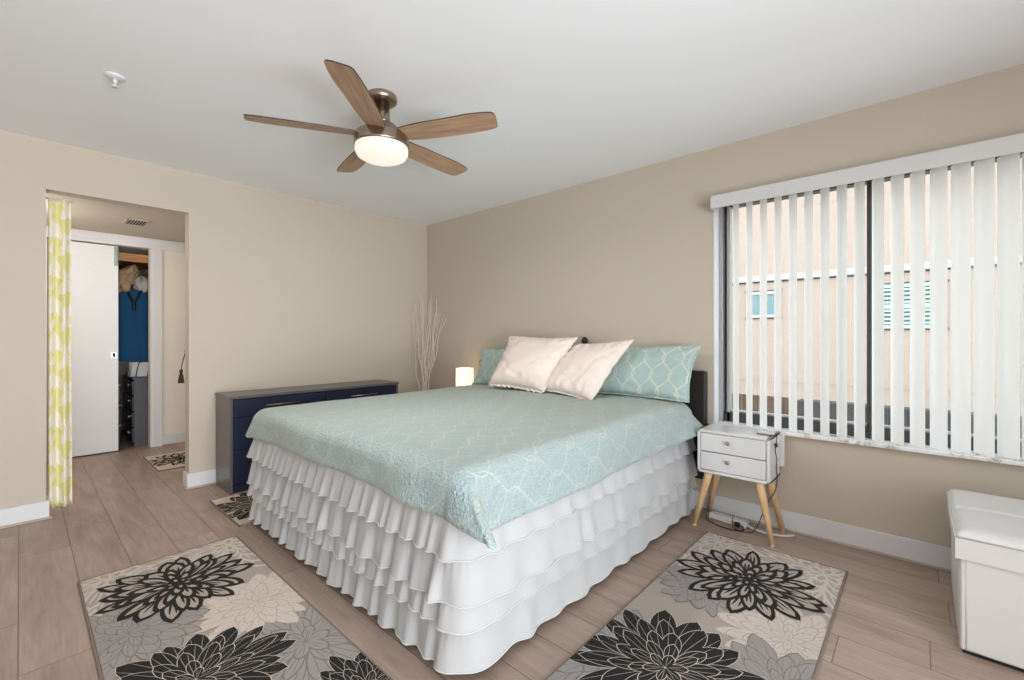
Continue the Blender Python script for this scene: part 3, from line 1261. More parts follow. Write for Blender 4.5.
pw = thing('charging_cable', 'thin black cord running from charger down the nightstand side to floor', 'cable', (3.55, -0.2, 0))
pts = [(3.535, -0.175, 0.613), (3.553, -0.205, 0.612), (3.561, -0.225, 0.585), (3.553, -0.225, 0.53), (3.560, -0.22, 0.47), (3.556, -0.215, 0.42), (3.560, -0.21, 0.36),
       (3.545, -0.19, 0.28), (3.50, -0.17, 0.19), (3.47, -0.16, 0.11), (3.45, -0.17, 0.05), (3.42, -0.20, 0.006), (3.34, -0.215, 0.005), (3.31, -0.17, 0.02), (3.30, -0.130, 0.046)]
MB().tube(smooth_path(pts), 0.0026, 7).build('cable', M['black'], pw, world=True)
m = MB()
m.lathe([(0, -0.012), (0.008, -0.010), (0.009, 0.0), (0.008, 0.010), (0, 0.012)], (0, 0), 12)
m.xf(Matrix.Translation((3.5575, -0.2255, 0.553)))
m.build('cord_switch', M['black'], pw, world=True)

ps = thing('power_strip', 'white power strip on the floor between the nightstand legs', 'power strip', (3.27, -0.12, 0), radians(-8))
MB().box(-0.115, 0.115, -0.025, 0.025, 0.0, 0.038, 0.006, 2).build('housing', M['white_plastic'], ps)
for i in range(5):
    m = MB()
    m.box(-0.088 + i * 0.038, -0.062 + i * 0.038, -0.014, 0.014, 0.038, 0.040, 0.001, 1)
    m.build('socket', M['trim'], ps)
m = MB()
m.tube(smooth_path([(0.115, 0, 0.018), (0.16, -0.01, 0.012), (0.23, 0.0, 0.008), (0.30, 0.035, 0.007), (0.34, 0.09, 0.007)]), 0.006, 8)
m.build('flex', M['white_plastic'], ps)
m = MB()
m.box(0.055, 0.085, -0.045, -0.024, 0.006, 0.032, 0.004, 2)
m.build('plug', M['black'], ps)
MB().tube(smooth_path([(3.13, -0.11, 0.005), (3.16, -0.17, 0.005), (3.22, -0.215, 0.005), (3.30, -0.235, 0.005), (3.37, -0.215, 0.005), (3.375, -0.175, 0.012), (3.34, -0.160, 0.02)]), 0.003, 7).build('black_lead', M['black'], ps, world=False)
bl = bpy.data.objects['black_lead']
bl.parent = None
tag(bl, 'black lead looping on the floor in front of the power strip', 'cable')
bl.name = 'extension_cable'

# ------------------------------------------------------------------ bedside lamp (far side)
lp = thing('table_lamp', 'small square lamp with glowing paper shade on far side of the bed', 'lamp', (0.80, -0.14, 0.602))
m = MB()
m.box(-0.045, 0.045, -0.045, 0.045, 0.0, 0.02, 0.004, 2)
m.tube([(0, 0, 0.02), (0, 0, 0.07)], 0.012, 12)
m.build('base', M['nickel'], lp)
m = MB()
hx, z0, z1 = 0.06, 0.035, 0.255
for sx0, sx1, sy0, sy1 in ((-hx, hx, -hx, -hx + 0.003), (-hx, hx, hx - 0.003, hx), (-hx, -hx + 0.003, -hx, hx), (hx - 0.003, hx, -hx, hx)):
    m.box(sx0, sx1, sy0, sy1, z0, z1)
m.build('lamp_shade', M['lampshade'], lp)
m = MB()
m.lathe([(0, 0.07), (0.014, 0.075), (0.026, 0.11), (0.026, 0.125), (0.015, 0.145), (0, 0.15)], (0, 0), 16)
m.build('bulb', emit('warm_bulb', (1.0, 0.9, 0.74, 1), 10.0), lp)

# ------------------------------------------------------------------ birch branches in a vase
br = thing('branch_arrangement', 'tall whitewashed bare branches standing in the corner behind the bed', 'branches', (0.23, -0.22, 0))
m = MB()
m.lathe([(0.0, 0.0), (0.075, 0.0), (0.095, 0.05), (0.105, 0.2), (0.085, 0.38), (0.05, 0.46), (0.055, 0.50), (0.047, 0.50), (0.04, 0.45), (0.0, 0.42)], (0, 0), 28)
m.build('vase', M['vase'], br)
rb = random.Random(11)
ends = [(-0.20, 0.04, 1.56), (-0.16, -0.04, 1.44), (-0.10, 0.08, 1.50), (-0.03, 0.02, 1.58), (0.02, -0.05, 1.46), (0.05, 0.08, 1.60), (0.12, 0.02, 1.52),
        (0.18, -0.06, 1.50), (0.25, 0.0, 1.56), (0.32, -0.03, 1.48), (0.28, 0.05, 1.36), (-0.06, -0.06, 1.30), (-0.19, 0.0, 1.25), (0.15, 0.06, 1.42)]
for (ex, ey, ez) in ends:
    b0 = Vector((rb.uniform(-0.02, 0.02), rb.uniform(-0.02, 0.02), 0.44))
    b1 = Vector((b0.x * 2.4, b0.y * 2.4, 0.62))
    e = Vector((ex * 0.88, ey, ez))
    pts = [b0, b1]
    for k in range(1, 7):
        t = k / 6
        p = b1.lerp(e, t)
        p.x += rb.uniform(-0.02, 0.02) + 0.03 * ex * 4 * sin(pi * t)
        p.y += rb.uniform(-0.015, 0.015)
        pts.append(p)
    sp = smooth_path(pts, 5)
    n = len(sp)
    m = MB()
    m.tube(sp, [0.0052 * (1 - 0.72 * i / n) for i in range(n)], 6)
    for tw in range(3):
        i = rb.randrange(n // 3, n - 4)
        a = sp[i]
        dv = Vector((rb.uniform(-0.09, 0.09), rb.uniform(-0.04, 0.04), rb.uniform(0.12, 0.24)))
        m.tube(smooth_path([a, a + dv * 0.5 + Vector((rb.uniform(-0.015, 0.015), 0, 0)), a + dv], 4), [0.0028 - 0.00018 * k for k in range(9)], 5)
    m.build('branch', M['branch'], br)

# ------------------------------------------------------------------ dresser
dr = thing('dresser', 'long low navy dresser with grey top against the left wall', 'dresser', (0.21, -1.36, 0))
DX0, DX1, DY0, DY1, DZ = 0.028, 0.385, -2.085, -0.637, 0.705
m = MB()
m.box(DX0, DX1, DY0, DY0 + 0.02, 0.0, DZ, 0.002, 1)
m.build('side_panel', M['greytop'], dr, world=True)
m = MB()
m.box(DX0, DX1, DY1 - 0.02, DY1, 0.0, DZ, 0.002, 1)
m.build('side_panel', M['greytop'], dr, world=True)
m = MB()
m.box(DX0, DX1 - 0.02, DY0 + 0.02, DY1 - 0.02, 0.05, DZ)
m.box(DX1 - 0.03, DX1 - 0.012, DY0 + 0.02, DY1 - 0.02, 0.0, 0.06)
m.build('carcass', M['navy'], dr, world=True)
m = MB()
m.box(DX0 - 0.004, DX1 + 0.012, DY0 - 0.004, DY1 + 0.004, DZ, DZ + 0.022, 0.003, 1)
m.build('top', M['greytop'], dr, world=True)
ym = (DY0 + DY1) / 2
zs = [(0.065, 0.315), (0.321, 0.560), (0.566, 0.700)]
for (ya, yb) in ((DY0 + 0.022, ym - 0.003), (ym + 0.003, DY1 - 0.022)):
    for (za, zb) in zs:
        m = MB()
        m.box(DX1 - 0.02, DX1, ya, yb, za, zb, 0.002, 1)
        w_ = m.build('drawer', M['navy'], dr, world=True)
        yc, zc = (ya + yb) / 2, (za + zb) / 2 + 0.006
        m = MB()
        m.tube([(DX1 + 0.026, yc - 0.13, zc), (DX1 + 0.026, yc + 0.13, zc)], 0.006, 10)
        for s in (-0.09, 0.09):
            m.tube([(DX1 - 0.002, yc + s, zc), (DX1 + 0.026, yc + s, zc)], 0.0045, 8)
        h = m.build('handle', M['nickel'], w_)
        h.location = -Vector(dr.location)

# ------------------------------------------------------------------ ottoman
ot = thing('storage_ottoman', 'white faux leather storage ottoman with tufted lid under the window', 'ottoman', (4.80, -0.47, 0))
OX0, OX1, OYa, OYb = 4.262, 5.34, -0.790, -0.15
m = MB()
m.box(OX0 + 0.012, OX1 - 0.012, OYa + 0.012, OYb - 0.012, 0.012, 0.355, 0.008, 3)
m.build('box_body', M['leather'], ot, world=True)
m = MB()
for x in (OX0 + 0.02, OX1 - 0.02):
    pass
m.box(OX0 + 0.02, OX1 - 0.02, OYa + 0.02, OYb - 0.02, 0.0, 0.014)
m.build('base_foot', M['black'], ot, world=True)
m = MB()
for (xs, ys) in ((OX0 + 0.03, OYa + 0.0115), (OX0 + 0.0115, OYa + 0.03)):
    m.tube([(xs, ys, 0.02), (xs, ys, 0.35)], 0.0016, 6)
m.build('corner_seam', M['leather'], ot, world=True)
# lid: band below, padded top with panel seams and buttons
LZ0, LZB, LZT = 0.352, 0.432, 0.462


def lid_fn(u, v):
    x = OX0 + (OX1 - OX0) * u
    y = OYa + (OYb - OYa) * v
    nxp, nyp = 3, 2
    e = min(u * (OX1 - OX0), (1 - u) * (OX1 - OX0), v * (OYb - OYa), (1 - v) * (OYb - OYa))
    z = LZB + (LZT - LZB) * sqrt(max(0.0, 1 - (1 - min(1, e / 0.05)) ** 2))
    # seams between the tufted panels
    for k in range(1, nxp):
        z -= 0.010 * math.exp(-((u - k / nxp) * (OX1 - OX0) / 0.010) ** 2)
    for k in range(1, nyp):
        z -= 0.010 * math.exp(-((v - k / nyp) * (OYb - OYa) / 0.010) ** 2)
    for i in range(1, nxp):
        for j in range(1, nyp):
            d = hypot((u - i / nxp) * (OX1 - OX0), (v - j / nyp) * (OYb - OYa))
            z -= 0.016 * math.exp(-(d / 0.028) ** 2)
    z += 0.0025 * nz(x * 6, y * 6, 3)
    return Vector((x, y, z))


m = MB()
m.grid(lid_fn, 110, 70)
bw = [(OX0, OYa), (OX1, OYa), (OX1, OYb), (OX0, OYb)]
for (a, b2) in zip(bw, bw[1:] + bw[:1]):
    va = [m.bm.verts.new((p[0], p[1], z)) for p, z in ((a, LZB), (b2, LZB), (b2, LZ0), (a, LZ0))]
    m.bm.faces.new(va)
m.bm.faces.new([m.bm.verts.new((p[0], p[1], LZ0)) for p in bw])
bmesh.ops.remove_doubles(m.bm, verts=m.bm.verts, dist=0.0005)
lid = m.build('lid', M['leather'], ot, world=True)
m = MB()
ring = [(OX0 - 0.001, OYa - 0.001, LZB), (OX1 + 0.001, OYa - 0.001, LZB), (OX1 + 0.001, OYb + 0.001, LZB), (OX0 - 0.001, OYb + 0.001, LZB), (OX0 - 0.001, OYa - 0.001, LZB)]
m.tube(ring, 0.003, 6)
pp = m.build('piping', M['leather'], lid)
pp.location = -Vector(ot.location)
for i in (1, 2):
    m = MB()
    m.lathe([(0.0, 0.007), (0.008, 0.005), (0.012, 0.0)], (OX0 + (OX1 - OX0) * i / 3, (OYa + OYb) / 2), 16)
    m.xf(Matrix.Translation((0, 0, LZT - 0.036)))
    pb = m.build('button', M['leather'], lid)
    pb.location = -Vector(ot.location)


# ------------------------------------------------------------------ rugs
def clip(poly, x0, x1, y0, y1):
    def cut(P, inside, inter):
        out = []
        for i in range(len(P)):
            a, b2 = P[i - 1], P[i]
            ia, ib = inside(a), inside(b2)
            if ib:
                if not ia:
                    out.append(inter(a, b2))
                out.append(b2)
            elif ia:
                out.append(inter(a, b2))
        return out

    def ix(c):
        return lambda a, b2: (c, a[1] + (b2[1] - a[1]) * (c - a[0]) / (b2[0] - a[0]))

    def iy(c):
        return lambda a, b2: (a[0] + (b2[0] - a[0]) * (c - a[1]) / (b2[1] - a[1]), c)
    for inside, inter in ((lambda p: p[0] >= x0, ix(x0)), (lambda p: p[0] <= x1, ix(x1)), (lambda p: p[1] >= y0, iy(y0)), (lambda p: p[1] <= y1, iy(y1))):
        if len(poly) < 3:
            return []
        poly = cut(poly, inside, inter)
    return poly


def petal(c, ang, r0, r1, w, bend=0.0, tip=0.75, n=9):
    """leaf outline from radius r0 to r1 about centre c"""
    L, Rr = [], []
    for i in range(n + 1):
        t = i / n
        r = r0 + (r1 - r0) * t
        hw = w * (sin(pi * min(1.0, t ** 1.25)) ** 0.62 if 0 < t < 1 else 0.0)
        a = ang + bend * t
        px, py = c[0] + r * cos(a), c[1] + r * sin(a)
        ox, oy = -sin(a) * hw, cos(a) * hw
        L.append((px + ox, py + oy))
        Rr.append((px - ox, py - oy))
    return L[1:-1] + [L[-1]] + Rr[1:-1][::-1] + [L[0]]


def flower(m, rect, c, R, style, z, rnd, rings=None, rot=0.0):
    """style: (outer material, inner material, rim width, vein material or None)"""
    outer, inner, rim, vein = style
    rings = rings or [(16, 0.2, 1.0, 0.130), (14, 0.15, 0.82, 0.115), (12, 0.10, 0.62, 0.092), (9, 0.05, 0.42, 0.072), (6, 0.0, 0.23, 0.055)]
    dz = 0.00005
    for k, (n, a0, a1, w) in enumerate(rings):
        for i in range(n):
            a = rot + 2 * pi * (i + 0.5 * (k % 2)) / n + rnd.uniform(-0.07, 0.07)
            r1 = R * a1 * rnd.uniform(0.88, 1.08)
            ww = R * w * rnd.uniform(0.85, 1.2)
            bd = rnd.uniform(-0.09, 0.09)
            zz = z + dz * (2 * k) + 0.000002 * i
            m.poly(clip(petal(c, a, R * a0, r1, ww, bd), *rect), zz, outer)
            rr = rim * R
            if inner is not None and ww > rr * 0.8:
                wi = max(ww - rr, ww * 0.3)
                m.poly(clip(petal(c, a, R * a0 + rr * 1.2, r1 - rr * 1.9, wi, bd), *rect), zz + dz, inner)
                if vein is not None:
                    for s in (-1, 1) if wi > rr * 1.4 else (1,):
                        m.poly(clip(petal(c, a + s * 0.33 * wi / (0.6 * r1), R * a0 + rr * 2, r1 - rr * 4.5, rr * 0.33, bd), *rect), zz + dz * 1.4, vein)
    return z + dz * 2 * len(rings) + 0.00005


# material slots of every rug
RM = [M['rug_bg'], M['rug_black'], M['rug_cream'], M['rug_grey'], M['rug_line'], M['rug_creamline'], M['rug_edge'], M['mat_bg']]
BG, BK, CR, GR, LN, CL, ED, SD = range(8)
OUT = (BK, BG, 0.046, BK)          # black outlined petals
SOL = (CR, BK, 0.006, CR)          # solid black petals divided by pale lines
TON = (CL, CR, 0.014, CL)          # cream carved petals
GRY = (LN, GR, 0.012, LN)          # grey carved petals
FEA = (CR, BG, 0.030, CR)          # cream outlined petals


def rug(name, label, loc, L, Wd, flowers, bg, seed, group=None, rotz=0.0):
    """L along local x, Wd along local y"""
    t = thing(name, label, 'rug', loc, rotz, group)
    rnd = random.Random(seed)
    m = MB()
    e = 0.006
    m.box(0, L, 0, Wd, 0.0, 0.007, 0.0, mi=bg)
    rect = (e, L - e, e, Wd - e)
    z = 0.0073
    for (cx, cy, R, st, rot) in flowers:
        z = flower(m, rect, (cx, cy), R, st, z, rnd, rot=rot)
    m.build('pile', RM, t, fixn=False)
    m = MB()
    for a in ((-0.004, L + 0.004, -0.004, e), (-0.004, L + 0.004, Wd - e, Wd + 0.004), (-0.004, e, -0.004, Wd + 0.004), (L - e, L + 0.004, -0.004, Wd + 0.004)):
        m.box(a[0], a[1], a[2], a[3], 0.0, 0.0085, 0.002, 1)
    m.build('binding', M['rug_edge'], t)
    return t


# beside the bed (long side along y): local x runs towards -y
RW = 0.675
rug('runner_rug', 'grey flower runner rug beside bed in front of the nightstand', (3.222, -0.365, 0), 1.83, RW,
    [(0.10, 0.10, 0.42, FEA, 0.2), (0.12, 0.60, 0.42, FEA, 0.9), (0.78, 0.57, 0.30, TON, 0.1), (1.10, 0.62, 0.30, GRY, 0.5), (1.32, 0.10, 0.34, GRY, 0.1),
     (0.62, 0.20, 0.22, GRY, 0.2), (1.24, 0.28, 0.345, SOL, 0.15), (0.42, 0.335, 0.315, OUT, 0.1), (1.72, 0.55, 0.3, OUT, 0.0)], BG, 5, 'flower runner rugs', rotz=-pi / 2)
# the one above is laid out with its own axes: local x -> -y, local y -> +x
rug('runner_rug', 'grey flower runner rug across the foot of the bed', (1.205, -2.945, 0), 1.83, 0.665,
    [(0.08, 0.10, 0.42, FEA, 0.2), (0.10, 0.60, 0.42, FEA, 0.9), (1.22, 0.55, 0.46, GRY, 0.4), (0.80, 0.52, 0.27, TON, 0.1), (0.66, 0.1, 0.3, GRY, 0.5),
     (1.14, 0.215, 0.315, SOL, 0.55), (0.375, 0.315, 0.325, OUT, 0.1), (1.62, 0.58, 0.24, SOL, 0.0), (1.6, 0.12, 0.26, GRY, 0.0)], BG, 8, 'flower runner rugs')
rug('door_mat', 'small mat with black flower between the dresser and bed', (0.432, -2.222, 0), 0.63, 0.45,
    [(0.30, 0.23, 0.33, (SD, BK, 0.012, SD), 0.1)], SD, 21, 'small flower mats')
rug('door_mat', 'small sand coloured flower mat in the hall before the closet', (-1.40, -2.325, 0), 0.68, 0.45,
    [(0.34, 0.23, 0.27, (BK, SD, 0.06, BK), 0.3)], SD, 22, 'small flower mats')

# ------------------------------------------------------------------ ceiling fan
FX, FY = 2.07, -1.85
fan = thing('ceiling_fan', 'five-blade ceiling fan with walnut blades and lit glass bowl', 'ceiling fan', (FX, FY, H))
m = MB()
m.lathe([(0.0, 0.0), (0.076, 0.0), (0.078, -0.006), (0.078, -0.028), (0.072, -0.034), (0.06, -0.036), (0.0, -0.036)], (0, 0), 40)
m.build('canopy', M['nickel'], fan)
m = MB()
m.lathe([(0.0, -0.034), (0.040, -0.034), (0.040, -0.125), (0.046, -0.135), (0.046, -0.15), (0.0, -0.15)], (0, 0), 36)
m.build('neck', M['nickel'], fan)
m = MB()
m.lathe([(0.0, -0.145), (0.05, -0.146), (0.075, -0.158), (0.092, -0.178), (0.10, -0.196), (0.128, -0.205), (0.136, -0.215), (0.139, -0.25), (0.141, -0.262), (0.141, -0.270), (0.0, -0.270)], (0, 0), 48)
m.build('motor_housing', M['nickel'], fan)
m = MB()
m.lathe([(0.134, -0.270), (0.136, -0.276), (0.135, -0.300), (0.124, -0.320), (0.098, -0.334), (0.05, -0.341), (0.0, -0.342)], (0, 0), 48)
m.build('light_bowl', M['dome'], fan)

fl_ = bpy.data.lights.new('fan_lamp', 'AREA')
fl_.shape = 'DISK'
fl_.size = 0.2
fl_.energy = 16
fl_.color = (1.0, 0.95, 0.88)
flo = bpy.data.objects.new('fan_lamp', fl_)
COL.objects.link(flo)
flo.parent = fan
flo.location = (0, 0, -0.346)


def blade():
    m = MB()
    # outline in local x (outwards), y (chord)
    top = [(0.09, 0.040), (0.16, 0.057), (0.24, 0.065), (0.36, 0.068), (0.47, 0.068), (0.57, 0.063), (0.615, 0.056), (0.629, 0.046)]
    bot = [(0.640, -0.02), (0.638, -0.044), (0.625, -0.056), (0.57, -0.064), (0.50, -0.068), (0.38, -0.062), (0.26, -0.060), (0.16, -0.052), (0.09, -0.040)]
    out = top + bot
    m.prism(out, 'z', -0.0035, 0.0035)
    me = m.bm
    me.faces.ensure_lookup_table()
    for f in me.faces:
        f.normal_update()
        f.material_index = 0 if abs(f.normal.z) > 0.7 else 1
    return m


bm_ = blade()
pitch = Matrix.Rotation(radians(-12), 4, 'X')
bm_.xf(pitch)
bl0 = bm_.build('blade', [M['blade'], M['blade_edge']], fan)
m = MB()
m.box(0.09, 0.17, -0.022, 0.022, 0.003, 0.009, 0.002, 1)
m.xf(pitch)
bi0 = m.build('blade_arm', M['nickel'], bl0)
for k in range(5):
    if k == 0:
        o, a = bl0, bi0
    else:
        o = bl0.copy(); COL.objects.link(o); o.parent = fan
        a = bi0.copy(); COL.objects.link(a); a.parent = o
    o.location = (0, 0, -0.213)
    o.rotation_euler = (0, 0, radians(25.5 + 72 * k))

# sprinkler head in the ceiling
sp = thing('ceiling_sprinkler', 'small white sprinkler head in the ceiling left of the fan', 'sprinkler', (1.27, -2.82, H))
m = MB()
m.lathe([(0.0, 0.0), (0.042, 0.0), (0.042, -0.004), (0.030, -0.012), (0.018, -0.014), (0.0, -0.014)], (0, 0), 28)
m.build('escutcheon', M['trim'], sp)
m = MB()
m.lathe([(0.0, -0.012), (0.009, -0.012), (0.009, -0.03), (0.004, -0.034), (0.004, -0.05), (0.0, -0.05)], (0, 0), 14)
for s in (-1, 1):
    m.tube([(s * 0.008, 0, -0.026), (s * 0.012, 0, -0.038), (s * 0.004, 0, -0.05)], 0.002, 6)
m.build('nozzle', M['trim'], sp)
MB().lathe([(0.0, -0.049), (0.016, -0.049), (0.016, -0.0515), (0.0, -0.0515)], (0, 0), 18).build('deflector', M['trim'], sp)

# ------------------------------------------------------------------ hall: vent, curtain, tassel
vt = thing('ceiling_vent', 'small louvred air vent in the hall ceiling', 'vent', (-1.1, -2.42, HC))
m = MB()
vx, vy = 0.14, 0.085
m.box(-vx, vx, -vy, -vy + 0.015, -0.008, 0, 0.002, 1)
m.box(-vx, vx, vy - 0.015, vy, -0.008, 0, 0.002, 1)
m.box(-vx, -vx + 0.015, -vy, vy, -0.008, 0, 0.002, 1)
m.box(vx - 0.015, vx, -vy, vy, -0.008, 0, 0.002, 1)
m.build('frame', plain('beige_vent_paint', rgb(200, 192, 180), 0.5), vt)
MB().box(-vx + 0.01, vx - 0.01, -vy + 0.01, vy - 0.01, -0.003, -0.001).build('duct_shade', M['gap'], vt)  # black sheet stands in for the shade behind the slats
for i in range(7):
    y = -0.06 + i * 0.02
    m = MB()
    m.box(-vx + 0.015, vx - 0.015, -0.0065, 0.0065, -0.001, 0.001)
    m.xf(Matrix.Translation((0, y, -0.006)) @ Matrix.Rotation(radians(40), 4, 'X'))
    m.build('slat', bpy.data.materials['beige_vent_paint'], vt)

cu = thing('curtain', 'yellow leaf print curtain drawn to left side of the opening', 'curtain', (-0.1, -2.95, 0))
m = MB()


def cur(u, v):
    z = 0.035 + v * 2.055
    y = -3.006 + 0.108 * u
    if v < 0.5:
        y += 0.006 * (1 - v * 2) * u
    x = -0.085 + 0.022 * sin(2 * pi * 1.7 * u + 0.6) * (0.55 + 0.45 * (1 - v)) + 0.008 * nz(u * 3, v * 5, 2)
    if u < 0.22:
        z += 0.05 * (0.22 - u) / 0.22 * (1 - sstep(0, 0.05, v))
    return Vector((x, y, z))


m.grid(cur, 50, 60, uvfn=lambda u, v: (u * 0.17, v * 2.05))
c_ = m.build('panel', M['curtain'], cu, world=True)
s2 = c_.modifiers.new('thickness', 'SOLIDIFY'); s2.thickness = 0.002
MB().tube([(-0.085, OY0 + 0.001, 2.085), (-0.085, OY0 + 0.13, 2.085)], 0.006, 10).build('tension_rod', M['white_plastic'], cu, world=True)

ts = thing('tassel_tieback', 'dark brown tassel hanging beside the right edge of the opening', 'tassel', (-0.16, -2.245, 1.06))
m = MB()
m.lathe([(0.0, 0.012), (0.012, 0.010), (0.012, 0.0), (0.0, 0.0)], (0, 0), 14)
m.xf(Matrix.Translation((0.025, 0, 0.0)) @ Matrix.Rotation(pi / 2, 4, 'Y') @ Matrix.Rotation(pi / 2, 4, 'X'))
m.build('hook', M['nickel'], ts)
MB().tube(smooth_path([(0.03, 0.0, 0.0), (0.012, -0.012, -0.05), (0.0, -0.022, -0.11), (0.0, -0.028, -0.15)]), 0.0035, 8).build('loop_cord', M['tassel'], ts)
m = MB()
m.lathe([(0.0, -0.145), (0.010, -0.15), (0.013, -0.165), (0.009, -0.178), (0.014, -0.19), (0.022, -0.255), (0.0, -0.257)], (0.0, -0.028), 18)
m.build('skirt', M['tassel'], ts)

# ------------------------------------------------------------------ closet contents
sh = thing('closet_shelf', 'amber wooden shelf with hanging rail in the closet', 'shelf', (-2.6, -2.5, 2.03))
MB().box(-3.28, -2.05, -3.28, -1.86, 2.03, 2.055, 0.003, 1).build('board', M['shelfwood'], sh, world=True)
MB().box(-2.08, -2.05, -3.28, -1.86, 1.97, 2.03, 0.003, 1).build('front_lip', M['shelfwood'], sh, world=True)
MB().tube([(-2.35, -3.29, 1.93), (-2.35, -1.86, 1.93)], 0.014, 12).build('rail', M['chrome'], sh, world=True)


def hanger(label, x, y, rot, mat, drop=0.0, group=None):
    t = thing('clothes_hanger', label, 'hanger', (x, y, 1.93), rot, group)
    m = MB()
    hook = [(0.0, 0.016 * cos(a), 0.004 + 0.016 * sin(a)) for a in [radians(-30 + i * 21) for i in range(11)]]
    hook += [(0, -0.008, -0.03), (0, 0, -0.06)]
    m.tube(hook, 0.0028, 7)
    m.build('hook', M['chrome'] if mat is not M['black'] else M['black'], t)
    m = MB()
    m.tube(smooth_path([(0, 0, -0.055), (-0.08, 0, -0.085), (-0.20, 0, -0.15), (-0.205, 0, -0.165), (0, 0, -0.165), (0.205, 0, -0.165), (0.20, 0, -0.15), (0.08, 0, -0.085), (0, 0, -0.055)], 6), 0.005, 8)
    m.build('bar', mat, t)
    return t


hanger('white hanger sticking out highest among the closet clothes', -2.35, -2.27, radians(-14), M['white_plastic'], group='closet hangers')
hanger('white hanger lower edge showing under the tan bundle', -2.35, -2.21, radians(-8), M['white_plastic'], group='closet hangers')


def garment(name, label, cat, mat, x, y, z0, z1, wd, th, seed, rot):
    """a hanging garment: shoulders at z1, hem at z0, seen face-on along local y"""
    t = thing(name, label, cat, (x, y, z0), rot)
    m = MB()
    hh = z1 - z0

    def f(sign):
        def g(u, v):
            a = 2 * u - 1
            sh_ = 1 - 0.16 * max(0, (v - 0.86) / 0.14) ** 2
            xx = a * wd / 2 * sh_ * (1 + 0.05 * sin(3 * v + seed))
            top = hh * v - 0.10 * hh * max(0, (v - 0.80) / 0.2) * abs(a) ** 1.4
            dep = sign * th / 2 * (max(0, 1 - abs(a) ** 4) ** 0.5) * (0.55 + 0.45 * (1 - v)) + 0.012 * sin(9 * a + seed + 2 * v) * (1 - v * 0.7) + 0.01 * nz(a * 2, v * 3, seed)
            return Vector((xx, dep, top))
        return g
    m.grid(f(1), 28, 22)
    m.grid(f(-1), 28, 22)
    bmesh.ops.remove_doubles(m.bm, verts=m.bm.verts, dist=0.001)
    m.build('cloth', mat, t)
    return t


g = garment('shirt', 'royal blue shirt hanging in the closet gap', 'shirt', M['blue_cloth'], -2.34, -2.27, 0.90, 1.70, 0.46, 0.08, 1.0, radians(80))
m = MB()
m.tube(smooth_path([(-0.06, -0.03, 0.79), (-0.03, -0.052, 0.70), (0.0, -0.06, 0.66), (0.03, -0.052, 0.70), (0.06, -0.03, 0.79)]), 0.012, 8)
m.tube(smooth_path([(0.0, -0.058, 0.66), (0.0, -0.06, 0.60), (0.0, -0.058, 0.56)]), [0.016] * 20 + [0.014], 8)
m.build('collar', M['black'], g)
g = garment('jacket', 'dark jacket hanging right behind the blue shirt', 'jacket', M['dark_cloth'], -2.44, -1.99, 0.95, 1.72, 0.40, 0.08, 3.0, radians(78))
# tan bundle folded over the rail
m = MB()


def bun(u, v):
    a = 2 * pi * u
    b2 = pi * v - pi / 2
    r = 1 + 0.55 * nz(cos(a) * 1.7, sin(a) * 1.7, v * 5) + 0.30 * nz(cos(a) * 4, sin(a) * 4, v * 7)
    return Vector((-2.25 + 0.08 * cos(a) * cos(b2) * r, -2.345 + 0.075 * sin(a) * cos(b2) * r + 0.05 * sin(b2), 1.81 + 0.13 * sin(b2) * r))


m.grid(bun, 36, 24, wrap_u=True)
o = m.build('scarf_bundle', M['beige_cloth'])
tag(o, 'crumpled tan knit bundle hanging below the closet shelf', 'scarf')
m = MB()


def bun2(u, v):
    a = 2 * pi * u
    b2 = pi * v - pi / 2
    r = 1 + 0.25 * nz(cos(a) * 1.5 + 5, sin(a) * 1.5, v * 3)
    return Vector((-2.33 + 0.07 * cos(a) * cos(b2) * r, -2.20 + 0.08 * sin(a) * cos(b2) * r, 1.76 + 0.09 * sin(b2) * r))


m.grid(bun2, 30, 20, wrap_u=True)
o = m.build('folded_cloth', M['pale_cloth'])
tag(o, 'pale folded cloth hanging beside the tan bundle in closet', 'cloth')

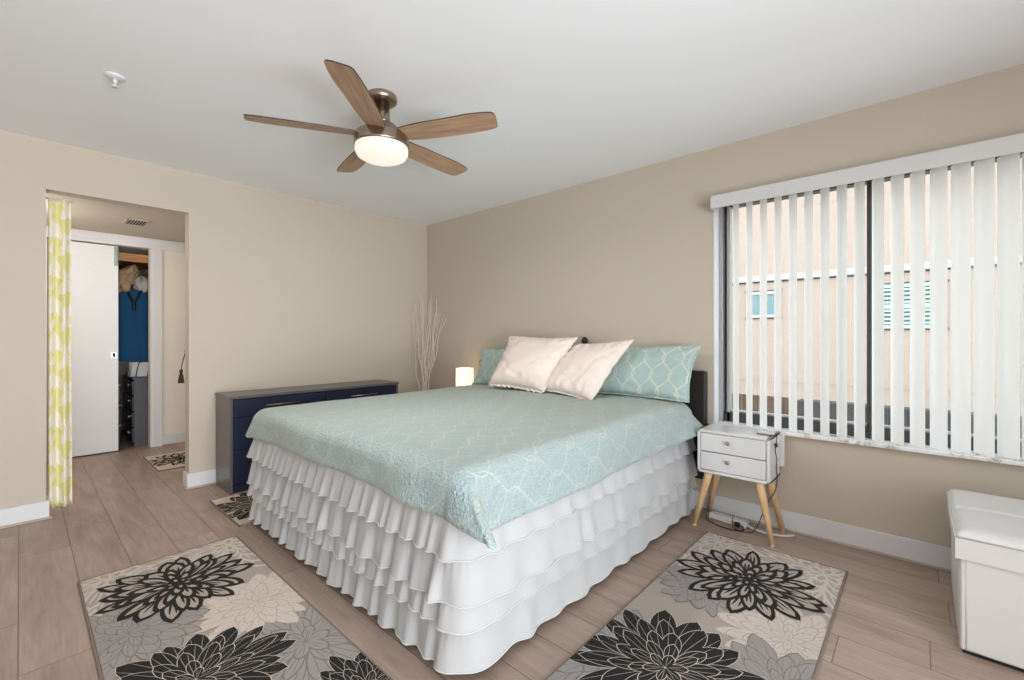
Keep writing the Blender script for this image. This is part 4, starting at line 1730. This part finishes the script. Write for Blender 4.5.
cc = thing('drawer_cabinet', 'charcoal drawer cabinet standing inside the closet', 'cabinet', (-2.38, -2.1, 0))
m = MB()
m.box(-2.02, -2.0, -2.315, -1.87, 0.0, 0.71, 0.002, 1)
m.build('side_panel', M['charcoal'], cc, world=True)
m = MB()
m.box(-2.72, -2.70, -2.315, -1.87, 0.0, 0.71, 0.002, 1)
m.box(-2.70, -2.02, -1.89, -1.87, 0.0, 0.71)
m.build('side_panel', M['charcoal'], cc, world=True)
MB().box(-2.73, -1.995, -2.325, -1.87, 0.71, 0.732, 0.003, 1).build('top', M['charcoal'], cc, world=True)
for i in range(4):
    m = MB()
    m.box(-2.695, -2.025, -2.33, -1.9, 0.04 + i * 0.168, 0.04 + i * 0.168 + 0.155, 0.006, 2)
    b_ = m.build('drawer', M['bin'], cc, world=True)
    m = MB()
    zc = 0.04 + i * 0.168 + 0.11
    m.tube([(-2.15, -2.352, zc), (-2.06, -2.352, zc)], 0.006, 8)
    m.tube([(-2.15, -2.328, zc), (-2.15, -2.352, zc)], 0.005, 8)
    m.tube([(-2.06, -2.328, zc), (-2.06, -2.352, zc)], 0.005, 8)
    h = m.build('handle', M['chrome'], b_)
    h.location = -Vector(cc.location)
for (zz, nm) in ((0.0, 0),):
    for i, zb in enumerate((0.0, 0.22, 0.44)):
        bx = thing('storage_bin', ('dark clear plastic bin on the closet floor, lowest of the stack', 'middle dark clear bin of the stack in the closet', 'topmost dark clear bin of the stack in the closet')[i], 'bin',
                   (-2.45, -2.52, zb + 0.0), 0, 'stacked closet bins')
        m = MB()
        m.box(-0.16, 0.16, -0.13, 0.13, 0.0, 0.19, 0.01, 2)
        m.build('tub', M['bin'], bx)
        MB().box(-0.167, 0.167, -0.137, 0.137, 0.19, 0.215, 0.006, 2).build('lid', plain('grey_bin_lid_%d' % i, rgb(120, 128, 128), 0.35), bx)

bg_ = thing('tote_bag', 'white canvas tote with black handles on the closet cabinet', 'bag', (-2.26, -2.20, 0.732))
m = MB()


def bagf(u, v):
    a = 2 * pi * u
    k = 1 - 0.25 * v
    r = 1 + 0.10 * nz(cos(a) * 2, sin(a) * 2, v * 2)
    return Vector((0.10 * k * r * math.copysign(abs(cos(a)) ** 0.6, cos(a)), 0.125 * r * math.copysign(abs(sin(a)) ** 0.6, sin(a)), 0.155 * v))


m.grid(bagf, 40, 12, wrap_u=True)
m.build('pouch', M['bag'], bg_)
for s in (-0.05, 0.05):
    MB().tube(smooth_path([(0.105, s - 0.03, 0.0), (0.10, s - 0.02, 0.07), (0.088, s + 0.0, 0.145), (0.07, s + 0.03, 0.165)]), 0.005, 7).build('handle', M['black'], bg_)
